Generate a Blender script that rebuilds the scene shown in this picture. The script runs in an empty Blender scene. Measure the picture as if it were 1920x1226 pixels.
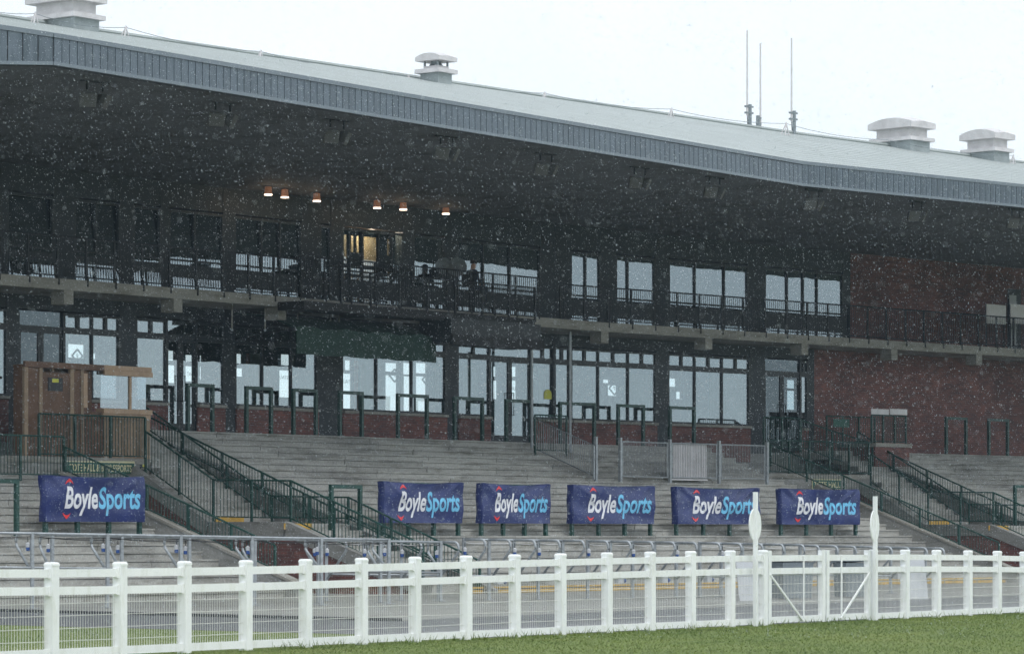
import bpy, bmesh, math, random
import numpy as np
from mathutils import Vector, Matrix
random.seed(7); rng = np.random.default_rng(7)
S = bpy.context.scene
COL = S.collection

# ------------------------------------------------------------------ camera, sky, sun, exposure
F, CX, HY, EYE = 6500.0, 960.0, 1000.0, 1.5
TH, BEND = math.radians(38), math.radians(6.5)
cam = bpy.data.cameras.new('camera'); camo = bpy.data.objects.new('camera', cam); COL.objects.link(camo)
cam.sensor_width = 36; cam.lens = F / 1920 * 36; cam.shift_y = (HY - 613) / 1920
cam.clip_start = 0.5; cam.clip_end = 3000
camo.location = (0, 0, EYE); camo.rotation_euler = (math.radians(90), 0, TH - math.radians(90))
cam.dof.use_dof = True; cam.dof.focus_distance = 78; cam.dof.aperture_fstop = 5.0
S.camera = camo
wd = bpy.data.worlds.new('World'); S.world = wd; wd.use_nodes = True
wn = wd.node_tree.nodes; wl = wd.node_tree.links
for n in list(wn): wn.remove(n)
SUN_EL, SUN_AZ = math.radians(60), math.radians(205)
sky = wn.new('ShaderNodeTexSky'); sky.sky_type = 'NISHITA'; sky.sun_disc = False
sky.sun_elevation = SUN_EL; sky.sun_rotation = SUN_AZ
tc = wn.new('ShaderNodeTexCoord'); nz = wn.new('ShaderNodeTexNoise'); nz.inputs['Scale'].default_value = 5.0; nz.inputs['Detail'].default_value = 4
cr = wn.new('ShaderNodeValToRGB')
cr.color_ramp.elements[0].color = (0.83, 0.92, 1.0, 1); cr.color_ramp.elements[1].color = (1.05, 1.12, 1.17, 1)
cr.color_ramp.elements[0].position = 0.3; cr.color_ramp.elements[1].position = 0.7
wl.new(tc.outputs['Generated'], nz.inputs['Vector']); wl.new(nz.outputs['Fac'], cr.inputs['Fac'])
b1 = wn.new('ShaderNodeBackground'); b1.inputs['Strength'].default_value = 0.1; wl.new(sky.outputs[0], b1.inputs['Color'])
b2 = wn.new('ShaderNodeBackground'); b2.inputs['Strength'].default_value = 1.0; wl.new(cr.outputs['Color'], b2.inputs['Color'])
mx = wn.new('ShaderNodeMixShader'); mx.inputs[0].default_value = 0.9
wo = wn.new('ShaderNodeOutputWorld')
wl.new(b1.outputs[0], mx.inputs[1]); wl.new(b2.outputs[0], mx.inputs[2]); wl.new(mx.outputs[0], wo.inputs['Surface'])
sl = bpy.data.lights.new('sun', 'SUN'); sl.energy = 1.5; sl.angle = math.radians(40); sl.color = (1.0, 0.98, 0.96)
so = bpy.data.objects.new('sun', sl); COL.objects.link(so)
so.rotation_euler = (math.radians(30), 0, math.radians(-25))
S.view_settings.view_transform = 'Standard'; S.view_settings.look = 'None'; S.view_settings.exposure = 0.17; S.view_settings.gamma = 1.0
S.view_settings.use_curve_mapping = False
S.cycles.max_bounces = 7; S.cycles.diffuse_bounces = 4; S.cycles.glossy_bounces = 3; S.cycles.transparent_max_bounces = 12
S.cycles.sample_clamp_indirect = 4.0; S.cycles.use_adaptive_sampling = True; S.cycles.adaptive_threshold = 0.03; S.cycles.use_denoising = True; S.cycles.denoiser = 'OPENIMAGEDENOISE'; S.cycles.denoising_input_passes = 'RGB_ALBEDO_NORMAL'; S.cycles.denoising_prefilter = 'ACCURATE'

# ------------------------------------------------------------------ frames: the two wings of the stand
fw = (math.cos(TH), math.sin(TH)); rt = (math.sin(TH), -math.cos(TH))
def ray(px):
    l = (px - CX) / F
    return (fw[0] + l * rt[0], fw[1] + l * rt[1])
YF = 66.7
_r = ray(1040); BP = (YF / _r[1] * _r[0], YF)
WING = {'L': ((1.0, 0.0), (0.0, -1.0)),
        'R': ((math.cos(BEND), -math.sin(BEND)), (-math.sin(BEND), -math.cos(BEND)))}
def wing_of(px): return 'L' if px < 1040 else 'R'
def wing_at(px, n):
    return 'L' if hit(px, 'L', n)[0] < -n * math.tan(BEND / 2) else 'R'
def hit(px, w, n):
    e, m = WING[w]; r = ray(px)
    d = (n + BP[0] * m[0] + BP[1] * m[1]) / (r[0] * m[0] + r[1] * m[1])
    return (r[0] * d - BP[0]) * e[0] + (r[1] * d - BP[1]) * e[1], d
def W(w, s, n, z):
    e, m = WING[w]
    return Vector((BP[0] + e[0] * s + m[0] * n, BP[1] + e[1] * s + m[1] * n, z))
def sx(px, w, n): return hit(px, w, n)[0]
def zz(px, py, w, n): return EYE + (HY - py) * hit(px, w, n)[1] / F
def P(px, py, w, n):
    s, d = hit(px, w, n); return W(w, s, n, EYE + (HY - py) * d / F)
def D(px, py, d):
    r = ray(px); return Vector((r[0] * d, r[1] * d, EYE + (HY - py) * d / F))
def EV(w): return Vector((*WING[w][0], 0))
def NV(w): return Vector((*WING[w][1], 0))
UP = Vector((0, 0, 1))

# ------------------------------------------------------------------ materials
MATS = {}
def nodes_of(name):
    m = bpy.data.materials.new(name); m.use_nodes = True
    nt = m.node_tree; b = nt.nodes['Principled BSDF']
    MATS[name] = m
    return m, nt, b
def tex_noise(nt, scale, detail=5, rough=0.6, coord='Object', stretch=None):
    t = nt.nodes.new('ShaderNodeTexCoord'); n = nt.nodes.new('ShaderNodeTexNoise')
    n.inputs['Scale'].default_value = scale; n.inputs['Detail'].default_value = detail; n.inputs['Roughness'].default_value = rough
    src = t.outputs[coord]
    if stretch:
        mp = nt.nodes.new('ShaderNodeMapping'); mp.inputs['Scale'].default_value = stretch
        nt.links.new(src, mp.inputs['Vector']); src = mp.outputs[0]
    nt.links.new(src, n.inputs['Vector'])
    return n.outputs['Fac']
def ramp(nt, fac, stops):
    r = nt.nodes.new('ShaderNodeValToRGB')
    while len(r.color_ramp.elements) < len(stops): r.color_ramp.elements.new(0.5)
    for e, (p, c) in zip(r.color_ramp.elements, stops):
        e.position = p; e.color = (*c, 1) if len(c) == 3 else c
    nt.links.new(fac, r.inputs['Fac']); return r.outputs['Color']
def mul(nt, a, b, fac=1.0, mode='MULTIPLY'):
    m = nt.nodes.new('ShaderNodeMix'); m.data_type = 'RGBA'; m.blend_type = mode
    m.inputs[0].default_value = fac
    nt.links.new(a, m.inputs[6]); nt.links.new(b, m.inputs[7]); return m.outputs[2]
def bump(nt, b, fac, strength=0.3, dist=0.02):
    n = nt.nodes.new('ShaderNodeBump'); n.inputs['Strength'].default_value = strength; n.inputs['Distance'].default_value = dist
    nt.links.new(fac, n.inputs['Height']); nt.links.new(n.outputs[0], b.inputs['Normal'])
def objrand(nt, lo, hi):
    o = nt.nodes.new('ShaderNodeObjectInfo')
    return ramp(nt, o.outputs['Random'], [(0, (lo,) * 3), (1, (hi,) * 3)])
def plain(name, col, rough=0.5, metal=0.0, var=0.12, scale=3.0, rnd=0.0, spec=None, bmp=0.0, coord='Object'):
    m, nt, b = nodes_of(name)
    n = tex_noise(nt, scale, coord=coord)
    c = ramp(nt, n, [(0.3, tuple(x * (1 - var) for x in col)), (0.7, tuple(min(1, x * (1 + var)) for x in col))])
    if rnd: c = mul(nt, c, objrand(nt, 1 - rnd, 1.0))
    nt.links.new(c, b.inputs['Base Color'])
    b.inputs['Roughness'].default_value = rough; b.inputs['Metallic'].default_value = metal
    if spec is not None: b.inputs['Specular IOR Level'].default_value = spec
    if bmp: bump(nt, b, tex_noise(nt, scale * 6), bmp)
    return m
def concrete(name, col, stain=0.55, rnd=0.25, rough=0.75, stretch=(0.6, 0.6, 2.0)):
    m, nt, b = nodes_of(name)
    big = tex_noise(nt, 0.55, 6, 0.65, 'Object', stretch); fine = tex_noise(nt, 18, 4, 0.7)
    c = ramp(nt, big, [(0.28, tuple(x * stain for x in col)), (0.5, col), (0.75, tuple(x * 1.15 for x in col))])
    mid = tex_noise(nt, 1.7, 7, 0.7, 'Object', (0.5, 0.5, 2.6)); c = mul(nt, c, ramp(nt, mid, [(0.34, (0.62, 0.61, 0.56)), (0.5, (1.0, 1.0, 0.98)), (0.72, (1.1, 1.09, 1.06))]))
    f = ramp(nt, fine, [(0.3, (0.72,) * 3), (0.7, (1.08,) * 3)])
    c = mul(nt, c, f)
    if rnd: c = mul(nt, c, objrand(nt, 1 - rnd, 1.05))
    nt.links.new(c, b.inputs['Base Color']); b.inputs['Roughness'].default_value = rough
    bump(nt, b, fine, 0.35, 0.01)
    return m
concrete('step_concrete', (0.415, 0.41, 0.39), 0.5, 0.2)
concrete('wall_concrete', (0.28, 0.28, 0.272), 0.6, 0.0)
concrete('slab_concrete', (0.30, 0.29, 0.265), 0.75, 0.0)
concrete('apron_concrete', (0.26, 0.26, 0.25), 0.6, 0.0, 0.45, (0.35, 0.35, 1))
concrete('soffit_board', (0.125, 0.136, 0.152), 0.8, 0.0, 0.8, (0.4, 0.4, 1))
plain('asphalt', (0.075, 0.08, 0.09), 0.42, 0, 0.3, 1.2, bmp=0.2)
plain('fascia_trim', (0.18, 0.215, 0.25), 0.4, 0.0, 0.08, 1.5)
plain('fascia_backing', (0.03, 0.036, 0.045), 0.7)
plain('roof_metal', (0.33, 0.365, 0.358), 0.55, 0.0, 0.1, 0.9, rnd=0.05)
plain('vent_pale', (0.62, 0.60, 0.61), 0.5, 0.0, 0.15, 2.0)
plain('vent_grey', (0.33, 0.37, 0.38), 0.5, 0.0, 0.15, 2.0)
plain('steel_grey', (0.25, 0.28, 0.30), 0.4, 0.6, 0.2, 8.0)
plain('galvanised', (0.34, 0.365, 0.385), 0.45, 0.35, 0.22, 9.0)
def streaked(name, col, grime, rough, scale=(3, 3, .7), lo=.36, rnd=0.0):
    m, nt, b = nodes_of(name)
    n1 = tex_noise(nt, 2.2, 7, .68, 'Object', scale); n2 = tex_noise(nt, .7, 4, .6)
    c = ramp(nt, n1, [(lo, grime), (lo + .14, col), (1, col)]); c = mul(nt, c, ramp(nt, n2, [(.3, (.93, .94, .95)), (.7, (1.0,) * 3)]))
    if rnd: c = mul(nt, c, objrand(nt, 1 - rnd, 1.0))
    nt.links.new(c, b.inputs['Base Color']); b.inputs['Roughness'].default_value = rough
    bump(nt, b, tex_noise(nt, 30, 3), .05, .004)
streaked('fascia_metal', (0.14, 0.175, 0.215), (0.095, 0.125, 0.155), 0.42, (2.5, 2.5, .5), .4, .16)
streaked('white_plastic', (0.89, 0.9, 0.9), (0.8, 0.81, 0.78), 0.36)
plain('mesh_wire', (0.68, 0.675, 0.65), 0.45)
plain('green_paint', (0.012, 0.055, 0.045), 0.4, 0.0, 0.3, 6.0)
plain('black_paint', (0.012, 0.015, 0.019), 0.5)
plain('charcoal_cladding', (0.02, 0.026, 0.033), 0.55, 0.0, 0.12, 1.0)
plain('frame_dark', (0.018, 0.023, 0.028), 0.45)
plain('awning_green', (0.008, 0.034, 0.024), 0.75, 0.0, 0.2, 2.0)
plain('awning_black', (0.008, 0.01, 0.013), 0.8)
plain('plywood', (0.15, 0.082, 0.052), 0.65, 0.0, 0.3, 2.2, rnd=0.3)
plain('timber_pale', (0.43, 0.30, 0.205), 0.65, 0.0, 0.15, 5.0)
plain('timber_slat', (0.33, 0.24, 0.165), 0.7, 0.0, 0.2, 5.0, rnd=0.25)
plain('banner_blue', (0.015, 0.026, 0.12), 0.3, 0.0, 0.2, 1.6)
plain('print_white', (0.68, 0.69, 0.73), 0.45)
plain('print_cyan', (0.14, 0.46, 0.70), 0.45)
plain('print_red', (0.62, 0.03, 0.035), 0.45)
plain('print_cream', (0.62, 0.58, 0.36), 0.5)
plain('print_dark', (0.045, 0.05, 0.055), 0.5)
plain('sign_green', (0.02, 0.10, 0.075), 0.45)
plain('sign_black', (0.012, 0.015, 0.022), 0.4)
plain('sign_yellow', (0.55, 0.55, 0.06), 0.5)
plain('yellow_paint', (0.5, 0.31, 0.06), 0.6, 0.0, 0.25, 3.0)
plain('socket_white', (0.5, 0.51, 0.53), 0.35)
plain('socket_blue', (0.02, 0.07, 0.26), 0.35)
plain('cable_black', (0.012, 0.012, 0.014), 0.5)
plain('cable_white', (0.6, 0.6, 0.6), 0.5)
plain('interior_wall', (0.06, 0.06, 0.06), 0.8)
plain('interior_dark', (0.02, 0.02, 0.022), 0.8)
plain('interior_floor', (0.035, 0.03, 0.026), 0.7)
plain('curtain_cream', (0.42, 0.42, 0.36), 0.8)
plain('blind_orange', (0.42, 0.16, 0.08), 0.7)
plain('wood_warm', (0.5, 0.36, 0.21), 0.6)
plain('lamp_copper', (0.42, 0.20, 0.12), 0.35, 0.5)
plain('skin', (0.42, 0.26, 0.19), 0.6)
plain('cloth_dark', (0.02, 0.022, 0.028), 0.8)
plain('cloth_navy', (0.03, 0.04, 0.07), 0.8)
plain('hair_dark', (0.03, 0.022, 0.018), 0.7)
plain('board_white', (0.45, 0.47, 0.49), 0.5)
plain('flood_grey', (0.085, 0.087, 0.085), 0.5)
plain('bin_grey', (0.17, 0.20, 0.22), 0.5)
plain('plant_green', (0.03, 0.07, 0.025), 0.7, rnd=0.3)

def brick_mat():
    m, nt, b = nodes_of('brick')
    uv = nt.nodes.new('ShaderNodeUVMap'); uv.uv_map = 'UVMap'
    br = nt.nodes.new('ShaderNodeTexBrick')
    br.inputs['Scale'].default_value = 1.0; br.inputs['Brick Width'].default_value = 0.225; br.inputs['Row Height'].default_value = 0.075
    br.inputs['Mortar Size'].default_value = 0.006
    br.inputs['Color1'].default_value = (0.205, 0.076, 0.062, 1); br.inputs['Color2'].default_value = (0.125, 0.055, 0.05, 1)
    br.inputs['Mortar'].default_value = (0.15, 0.125, 0.118, 1)
    nt.links.new(uv.outputs[0], br.inputs['Vector'])
    n = tex_noise(nt, 0.5, 6); c = mul(nt, br.outputs['Color'], ramp(nt, n, [(0.3, (0.62,) * 3), (0.7, (1.25, 1.22, 1.2))]))
    c = mul(nt, c, ramp(nt, tex_noise(nt, 2.4, 6, .7, 'Object', (.6, .6, 1.8)), [(0.35, (0.8, 0.84, 0.9)), (0.7, (1.2, 1.12, 1.08))]))
    nt.links.new(c, b.inputs['Base Color']); b.inputs['Roughness'].default_value = 0.75
    bump(nt, b, br.outputs['Fac'], -0.4, 0.008)
brick_mat()
def glass_mat(name, refl, tint, rough=0.0, wav=0.0):
    m = bpy.data.materials.new(name); m.use_nodes = True; MATS[name] = m; nt = m.node_tree
    for n in list(nt.nodes): nt.nodes.remove(n)
    out = nt.nodes.new('ShaderNodeOutputMaterial'); mix = nt.nodes.new('ShaderNodeMixShader')
    g = nt.nodes.new('ShaderNodeBsdfGlossy'); g.inputs['Roughness'].default_value = rough; g.inputs['Color'].default_value = (0.84, 0.95, 1.0, 1)
    t = nt.nodes.new('ShaderNodeBsdfTransparent'); t.inputs['Color'].default_value = (*tint, 1)
    mix.inputs[0].default_value = refl
    nt.links.new(t.outputs[0], mix.inputs[1]); nt.links.new(g.outputs[0], mix.inputs[2]); nt.links.new(mix.outputs[0], out.inputs['Surface'])
    if wav:
        bp = nt.nodes.new('ShaderNodeBump'); bp.inputs['Strength'].default_value = wav; bp.inputs['Distance'].default_value = 0.05
        nt.links.new(tex_noise(nt, 0.9, 2), bp.inputs['Height']); nt.links.new(bp.outputs[0], g.inputs['Normal'])
glass_mat('window_glass', 0.21, (0.84, 0.9, 0.9), 0.0, 0.04)
glass_mat('upper_glass', 0.23, (0.6, 0.65, 0.65), 0.0, 0.03)
glass_mat('dim_glass', 0.09, (0.6, 0.68, 0.7), 0.0, 0.02)
glass_mat('clear_screen', 0.24, (0.75, 0.8, 0.82))
def emit(name, col, st):
    m, nt, b = nodes_of(name)
    b.inputs['Base Color'].default_value = (*col, 1); b.inputs['Emission Color'].default_value = (*col, 1); b.inputs['Emission Strength'].default_value = st
def shade_mat():
    m, nt, b = nodes_of('lamp_shade')
    b.inputs['Base Color'].default_value = (.42, .2, .12, 1); b.inputs['Emission Color'].default_value = (.8, .36, .2, 1); b.inputs['Emission Strength'].default_value = .1
shade_mat()
emit('lamp_glow', (1.0, 0.86, 0.72), 2.2)
def grass_mat():
    m, nt, b = nodes_of('grass_ground')
    a = tex_noise(nt, 0.35, 6, 0.6); f = tex_noise(nt, 9, 5, 0.75)
    c = ramp(nt, a, [(0.3, (0.11, 0.155, 0.03)), (0.55, (0.15, 0.195, 0.042)), (0.75, (0.2, 0.215, 0.062))])
    c = mul(nt, c, ramp(nt, f, [(0.3, (0.6,) * 3), (0.65, (1.15,) * 3)]))
    nt.links.new(c, b.inputs['Base Color']); b.inputs['Roughness'].default_value = 0.85
    bump(nt, b, f, 0.6, 0.04)
    m, nt, b = nodes_of('grass_blade')
    a = tex_noise(nt, 0.9, 4, 0.6)
    a2 = tex_noise(nt, 0.28, 5, .65, 'Object', (1, 2.2, 1))
    c = ramp(nt, a, [(0.3, (0.085, 0.145, 0.02)), (0.55, (0.125, 0.18, 0.03)), (0.75, (0.18, 0.205, 0.05))])
    c = mul(nt, c, ramp(nt, a2, [(.35, (.72, .76, .7)), (.5, (1, 1, 1)), (.68, (1.25, 1.12, 1.0))]))
    nt.links.new(c, b.inputs['Base Color']); b.inputs['Roughness'].default_value = 0.6
grass_mat()
def rain_mat():
    m, nt, b = nodes_of('rain_drop')
    b.inputs['Base Color'].default_value = (0.72, 0.77, 0.83, 1); b.inputs['Roughness'].default_value = 0.3
    t = nt.nodes.new('ShaderNodeBsdfTranslucent'); t.inputs['Color'].default_value = (0.78, 0.83, 0.88, 1)
    mx_ = nt.nodes.new('ShaderNodeMixShader'); mx_.inputs[0].default_value = 0.5
    nt.links.new(b.outputs[0], mx_.inputs[1]); nt.links.new(t.outputs[0], mx_.inputs[2])
    nt.links.new(mx_.outputs[0], nt.nodes['Material Output'].inputs['Surface'])
rain_mat()

# ------------------------------------------------------------------ mesh helpers
class MB:
    def __init__(s): s.v = []; s.f = []
    def bx(s, o, a, b, c):
        i = len(s.v); o = Vector(o)
        for k in (o, o + a, o + a + b, o + b, o + c, o + a + c, o + a + b + c, o + b + c): s.v.append(k)
        for q in ((0, 3, 2, 1), (4, 5, 6, 7), (0, 1, 5, 4), (1, 2, 6, 5), (2, 3, 7, 6), (3, 0, 4, 7)): s.f.append(tuple(i + j for j in q))
        return s
    def beam(s, p, q, w, h, up=UP):
        p, q = Vector(p), Vector(q); t = (q - p)
        if t.length < 1e-6: return s
        d = t.normalized(); x = d.cross(up)
        if x.length < 1e-4: x = d.cross(Vector((1, 0, 0)))
        x.normalize(); y = x.cross(d).normalized()
        return s.bx(p - x * w / 2 - y * h / 2, x * w, y * h, t)
    def tube(s, pts, r, n=6, closed=False):
        pts = [Vector(p) for p in pts]; rings = []
        m = len(pts)
        for k, p in enumerate(pts):
            a = pts[k - 1] if (k or closed) else p; b = pts[(k + 1) % m] if (k < m - 1 or closed) else p
            d = (b - a).normalized(); u = d.cross(UP)
            if u.length < 1e-3: u = d.cross(Vector((0.6, 0.8, 0)))
            u.normalize(); v = u.cross(d)
            rr = r[k] if isinstance(r, (list, tuple)) else r
            i = len(s.v)
            for j in range(n):
                an = 2 * math.pi * j / n; s.v.append(p + u * math.cos(an) * rr + v * math.sin(an) * rr)
            rings.append(i)
        for k in range(m if closed else m - 1):
            a, b = rings[k], rings[(k + 1) % m]
            for j in range(n): s.f.append((a + j, a + (j + 1) % n, b + (j + 1) % n, b + j))
        if not closed:
            s.f.append(tuple(rings[0] + j for j in range(n))[::-1]); s.f.append(tuple(rings[-1] + j for j in range(n)))
        return s
    def prism(s, poly, vec):
        i = len(s.v); n = len(poly); vec = Vector(vec)
        for p in poly: s.v.append(Vector(p))
        for p in poly: s.v.append(Vector(p) + vec)
        s.f.append(tuple(range(i, i + n))[::-1]); s.f.append(tuple(range(i + n, i + 2 * n)))
        for k in range(n): s.f.append((i + k, i + (k + 1) % n, i + n + (k + 1) % n, i + n + k))
        return s
    def loft(s, loops, cap=True):
        n = len(loops[0]); base = len(s.v)
        for L in loops:
            for p in L: s.v.append(Vector(p))
        for k in range(len(loops) - 1):
            for j in range(n):
                a = base + k * n; s.f.append((a + j, a + (j + 1) % n, a + n + (j + 1) % n, a + n + j))
        if cap:
            s.f.append(tuple(range(base, base + n))[::-1]); e = base + (len(loops) - 1) * n; s.f.append(tuple(range(e, e + n)))
        return s
    def sheet(s, pts): i = len(s.v); s.v += [Vector(p) for p in pts]; s.f.append(tuple(range(i, i + len(pts)))); return s
    def build(s, name, mat, parent=None, smooth=False, uv=None, recalc=True):
        off = Vector((0, 0, 0))
        if parent is not None:
            r = parent
            while r.parent: r = r.parent
            off = r.location
        me = bpy.data.meshes.new(name); me.from_pydata([tuple(v - off) for v in s.v], [], s.f)
        if recalc:
            bm = bmesh.new(); bm.from_mesh(me); bmesh.ops.recalc_face_normals(bm, faces=bm.faces); bm.to_mesh(me); bm.free()
        if uv is not None:
            e = Vector((*WING[uv][0], 0)); m2 = Vector((*WING[uv][1], 0)); L = me.uv_layers.new(name='UVMap')
            for p in me.polygons:
                along = e if abs(p.normal.dot(e)) < 0.7 else m2
                for li in p.loop_indices:
                    co = me.vertices[me.loops[li].vertex_index].co + off
                    L.data[li].uv = (co.dot(along), co.z if abs(p.normal.z) < 0.7 else co.dot(m2))
        if smooth:
            for p in me.polygons: p.use_smooth = True
        me.materials.append(MATS[mat])
        o = bpy.data.objects.new(name, me); COL.objects.link(o)
        if parent is not None: o.parent = parent
        return o
def empty(name, loc, label=None, cat=None, group=None, kind=None):
    o = bpy.data.objects.new(name, None); COL.objects.link(o); o.location = loc; o.empty_display_size = 0.2
    return tag(o, label, cat, group, kind)
def tag(o, label=None, cat=None, group=None, kind=None):
    if label: o['label'] = label
    if cat: o['category'] = cat
    if group: o['group'] = group
    if kind: o['kind'] = kind
    return o
def kids(o): return [c for c in bpy.data.objects if c.parent == o]
def copy_tree(o, ch, parent=None):
    c = o.copy(); COL.objects.link(c); c.parent = parent
    for k in ch.get(o.name, []): copy_tree(k, ch, c)
    return c
def tree_of(root):
    ch = {}
    for o in bpy.data.objects:
        if o.parent: ch.setdefault(o.parent.name, []).append(o)
    return ch
ORD = ['first', 'second', 'third', 'fourth', 'fifth', 'sixth', 'seventh', 'eighth', 'ninth', 'tenth', 'eleventh', 'twelfth', 'thirteenth',
       'fourteenth', 'fifteenth', 'sixteenth', 'seventeenth', 'eighteenth', 'nineteenth', 'twentieth', 'twenty-first', 'twenty-second', 'twenty-third', 'twenty-fourth']

def text_geo(txt, height, bold=0.0, shear=0.0, width=None, sub=0.12):
    """letters as flat triangles: (verts 2d, faces), origin at lower left, cap height scaled to `height`"""
    cu = bpy.data.curves.new('lettering', 'FONT'); cu.body = txt; cu.size = 1.0; cu.shear = shear; cu.offset = bold; cu.resolution_u = 4
    ob = bpy.data.objects.new('lettering', cu); COL.objects.link(ob)
    dg = bpy.context.evaluated_depsgraph_get(); me = bpy.data.meshes.new_from_object(ob.evaluated_get(dg))
    bm = bmesh.new(); bm.from_mesh(me); bmesh.ops.triangulate(bm, faces=bm.faces); bmesh.ops.remove_doubles(bm, verts=bm.verts, dist=1e-5)
    if sub:
        for _ in range(3):
            lg = [e for e in bm.edges if e.calc_length() > sub]
            if not lg: break
            bmesh.ops.subdivide_edges(bm, edges=lg, cuts=1); bmesh.ops.triangulate(bm, faces=bm.faces)
    v = np.array([tuple(x.co)[:2] for x in bm.verts]); bm.verts.index_update(); f = [tuple(x.index for x in q.verts) for q in bm.faces]; bm.free()
    bpy.data.objects.remove(ob); bpy.data.meshes.remove(me); bpy.data.curves.remove(cu)
    sc = height / 0.729
    v[:, 0] -= v[:, 0].min(); v *= sc
    if width: v[:, 0] *= width / v[:, 0].max()
    return v, f
def flat_text(name, txt, h, org, ax, ay, mat, parent, width=None, bold=0.0, shear=0.0, mirror=False, nrm=None, lift=0.006):
    v, f = text_geo(txt, h, bold, shear, width, 0)
    if mirror: v[:, 0] = v[:, 0].max() - v[:, 0]
    ax, ay = Vector(ax).normalized(), Vector(ay).normalized(); nrm = Vector(nrm) if nrm else ax.cross(ay)
    m = MB(); m.v = [Vector(org) + ax * float(a) + ay * float(b) + nrm * lift for a, b in v]; m.f = f
    return m.build(name, mat, parent, recalc=False)

# ------------------------------------------------------------------ ground
gr = MB()
xs = [-1500, -300, -60, 0, 15, 25, 30, 35, 40, 45, 50, 55, 60, 70, 90, 150, 400, 1500]; ys = [-1500, -300, -60, 0, 10, 20, 26, 30, 34, 38, 44, 50, 60, 90, 200, 600, 1800]
for y in ys:
    for x in xs: gr.v.append(Vector((x, y, 0)))
nx = len(xs)
for j in range(len(ys) - 1):
    for i in range(nx - 1): gr.f.append((j * nx + i, j * nx + i + 1, (j + 1) * nx + i + 1, (j + 1) * nx + i))
tag(gr.build('ground', 'grass_ground'), 'green turf of the track in front of the fence', 'ground', kind='structure')
# fence line (straight, evenly spaced posts)
def fdepth(px): return F * 1.2 / (0.03817 * (5040 - px))
def fpt(px, z=0.0):
    r = ray(px); d = fdepth(px); return Vector((r[0] * d, r[1] * d, z))
FA, FB = fpt(0), fpt(1900); FD = (FB - FA).normalized(); FN = Vector((FD.y, -FD.x, 0))      # FN points to the camera side
def fence_y(x): return FA.y + (x - FA.x) * FD.y / FD.x
BACK = 53.6
a = MB(); a.sheet([(39.2, fence_y(39.2) + .25, .004), (49, fence_y(49) + .25, .004), (49, BACK + 8, .004), (40.6, BACK + 8, .004)])
a.sheet([(49, fence_y(49) + .25, .004), (140, fence_y(140) + .25, .004), (140, BACK + 8, .004), (49, BACK + 8, .004)])
tag(a.build('path', 'asphalt', recalc=False), 'wet dark tarmac path crossing behind the white fence', 'path', kind='structure')
a = MB()
ap = [(45.6, 38.0), (47.5, 38.6), (150, 52), (150, 66), (48.3, 66), (46.6, 50)]
a.prism([(x, y, 0.0) for x, y in ap], (0, 0, .012))
tag(a.build('pavement', 'apron_concrete'), 'pale wet concrete apron at the foot of the terrace', 'pavement', kind='structure')
a = MB(); a.prism([(30, BACK - 4, 0), (46.2, BACK - 4, 0), (46.2, 62, 0), (30, 62, 0)], (0, 0, .012))
tag(a.build('pavement', 'apron_concrete'), 'concrete strip below the nearest terrace end', 'pavement', kind='structure')
a = MB()
for p, q in (((45.52, 38.0), (46.52, 50)), ((46.52, 50), (48.2, 66))): a.beam((p[0], p[1], .02), (q[0], q[1], .02), .12, .07)
tag(a.build('kerb', 'fascia_backing'), 'dark drain kerb along the tarmac edge', 'kerb', kind='structure')

# ------------------------------------------------------------------ terraces
NR, RISE, TREAD = 24, 0.18, 0.52
N0 = 0.95                                     # front edge of the top step (distance out from the facade)
def nfront(k): return N0 + (NR - k) * TREAD     # k = 1..NR
def zstep(k): return k * RISE
ZTOP = NR * RISE
SA1, SB1 = -27.3, -21.75                       # stairwell in the near wing
SA2, SB2 = sx(1455, 'R', 3.2) - 0.6, sx(1635, 'R', 3.2)
STW = 1.85                                     # width of the inner stair beside the podium
TANH = math.tan(BEND / 2)
def mitre(n): return n * TANH                # how far the two wings' lines shorten at the bend
def step_blocks(parent, w, s0f, s1f, jit):
    for k in range(1, NR + 1):
        n1 = nfront(k); n0 = n1 - TREAD - 0.15
        s0, s1 = s0f(n1), s1f(n1)
        L = s1 - s0; cnt = max(1, round(L / 3.1)); off = rng.uniform(-.7, .7) if cnt > 1 else 0
        cuts = [s0] + [s0 + L * (i + rng.uniform(-.12, .12)) / cnt + off for i in range(1, cnt)] + [s1]
        for a, b in zip(cuts[:-1], cuts[1:]):
            g = 0.007; dn = rng.uniform(-.008, .008); dz = rng.uniform(-.004, .004)
            m = MB()
            m.bx(W(w, a + g, n0, zstep(k) - RISE - .1 + dz), EV(w) * (b - a - 2 * g), NV(w) * (n1 - n0 + dn), UP * (RISE + .1 - .047 - .013))
            m.bx(W(w, a + g, n0, zstep(k) - .08 + dz), EV(w) * (b - a - 2 * g), NV(w) * (n1 - n0 + dn - .05), UP * .078)
            m.bx(W(w, a + g, n1 + dn - .05, zstep(k) - .045 + dz), EV(w) * (b - a - 2 * g), NV(w) * (.05 + .016), UP * .047)
            m.build('step', 'step_concrete', parent)
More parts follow.
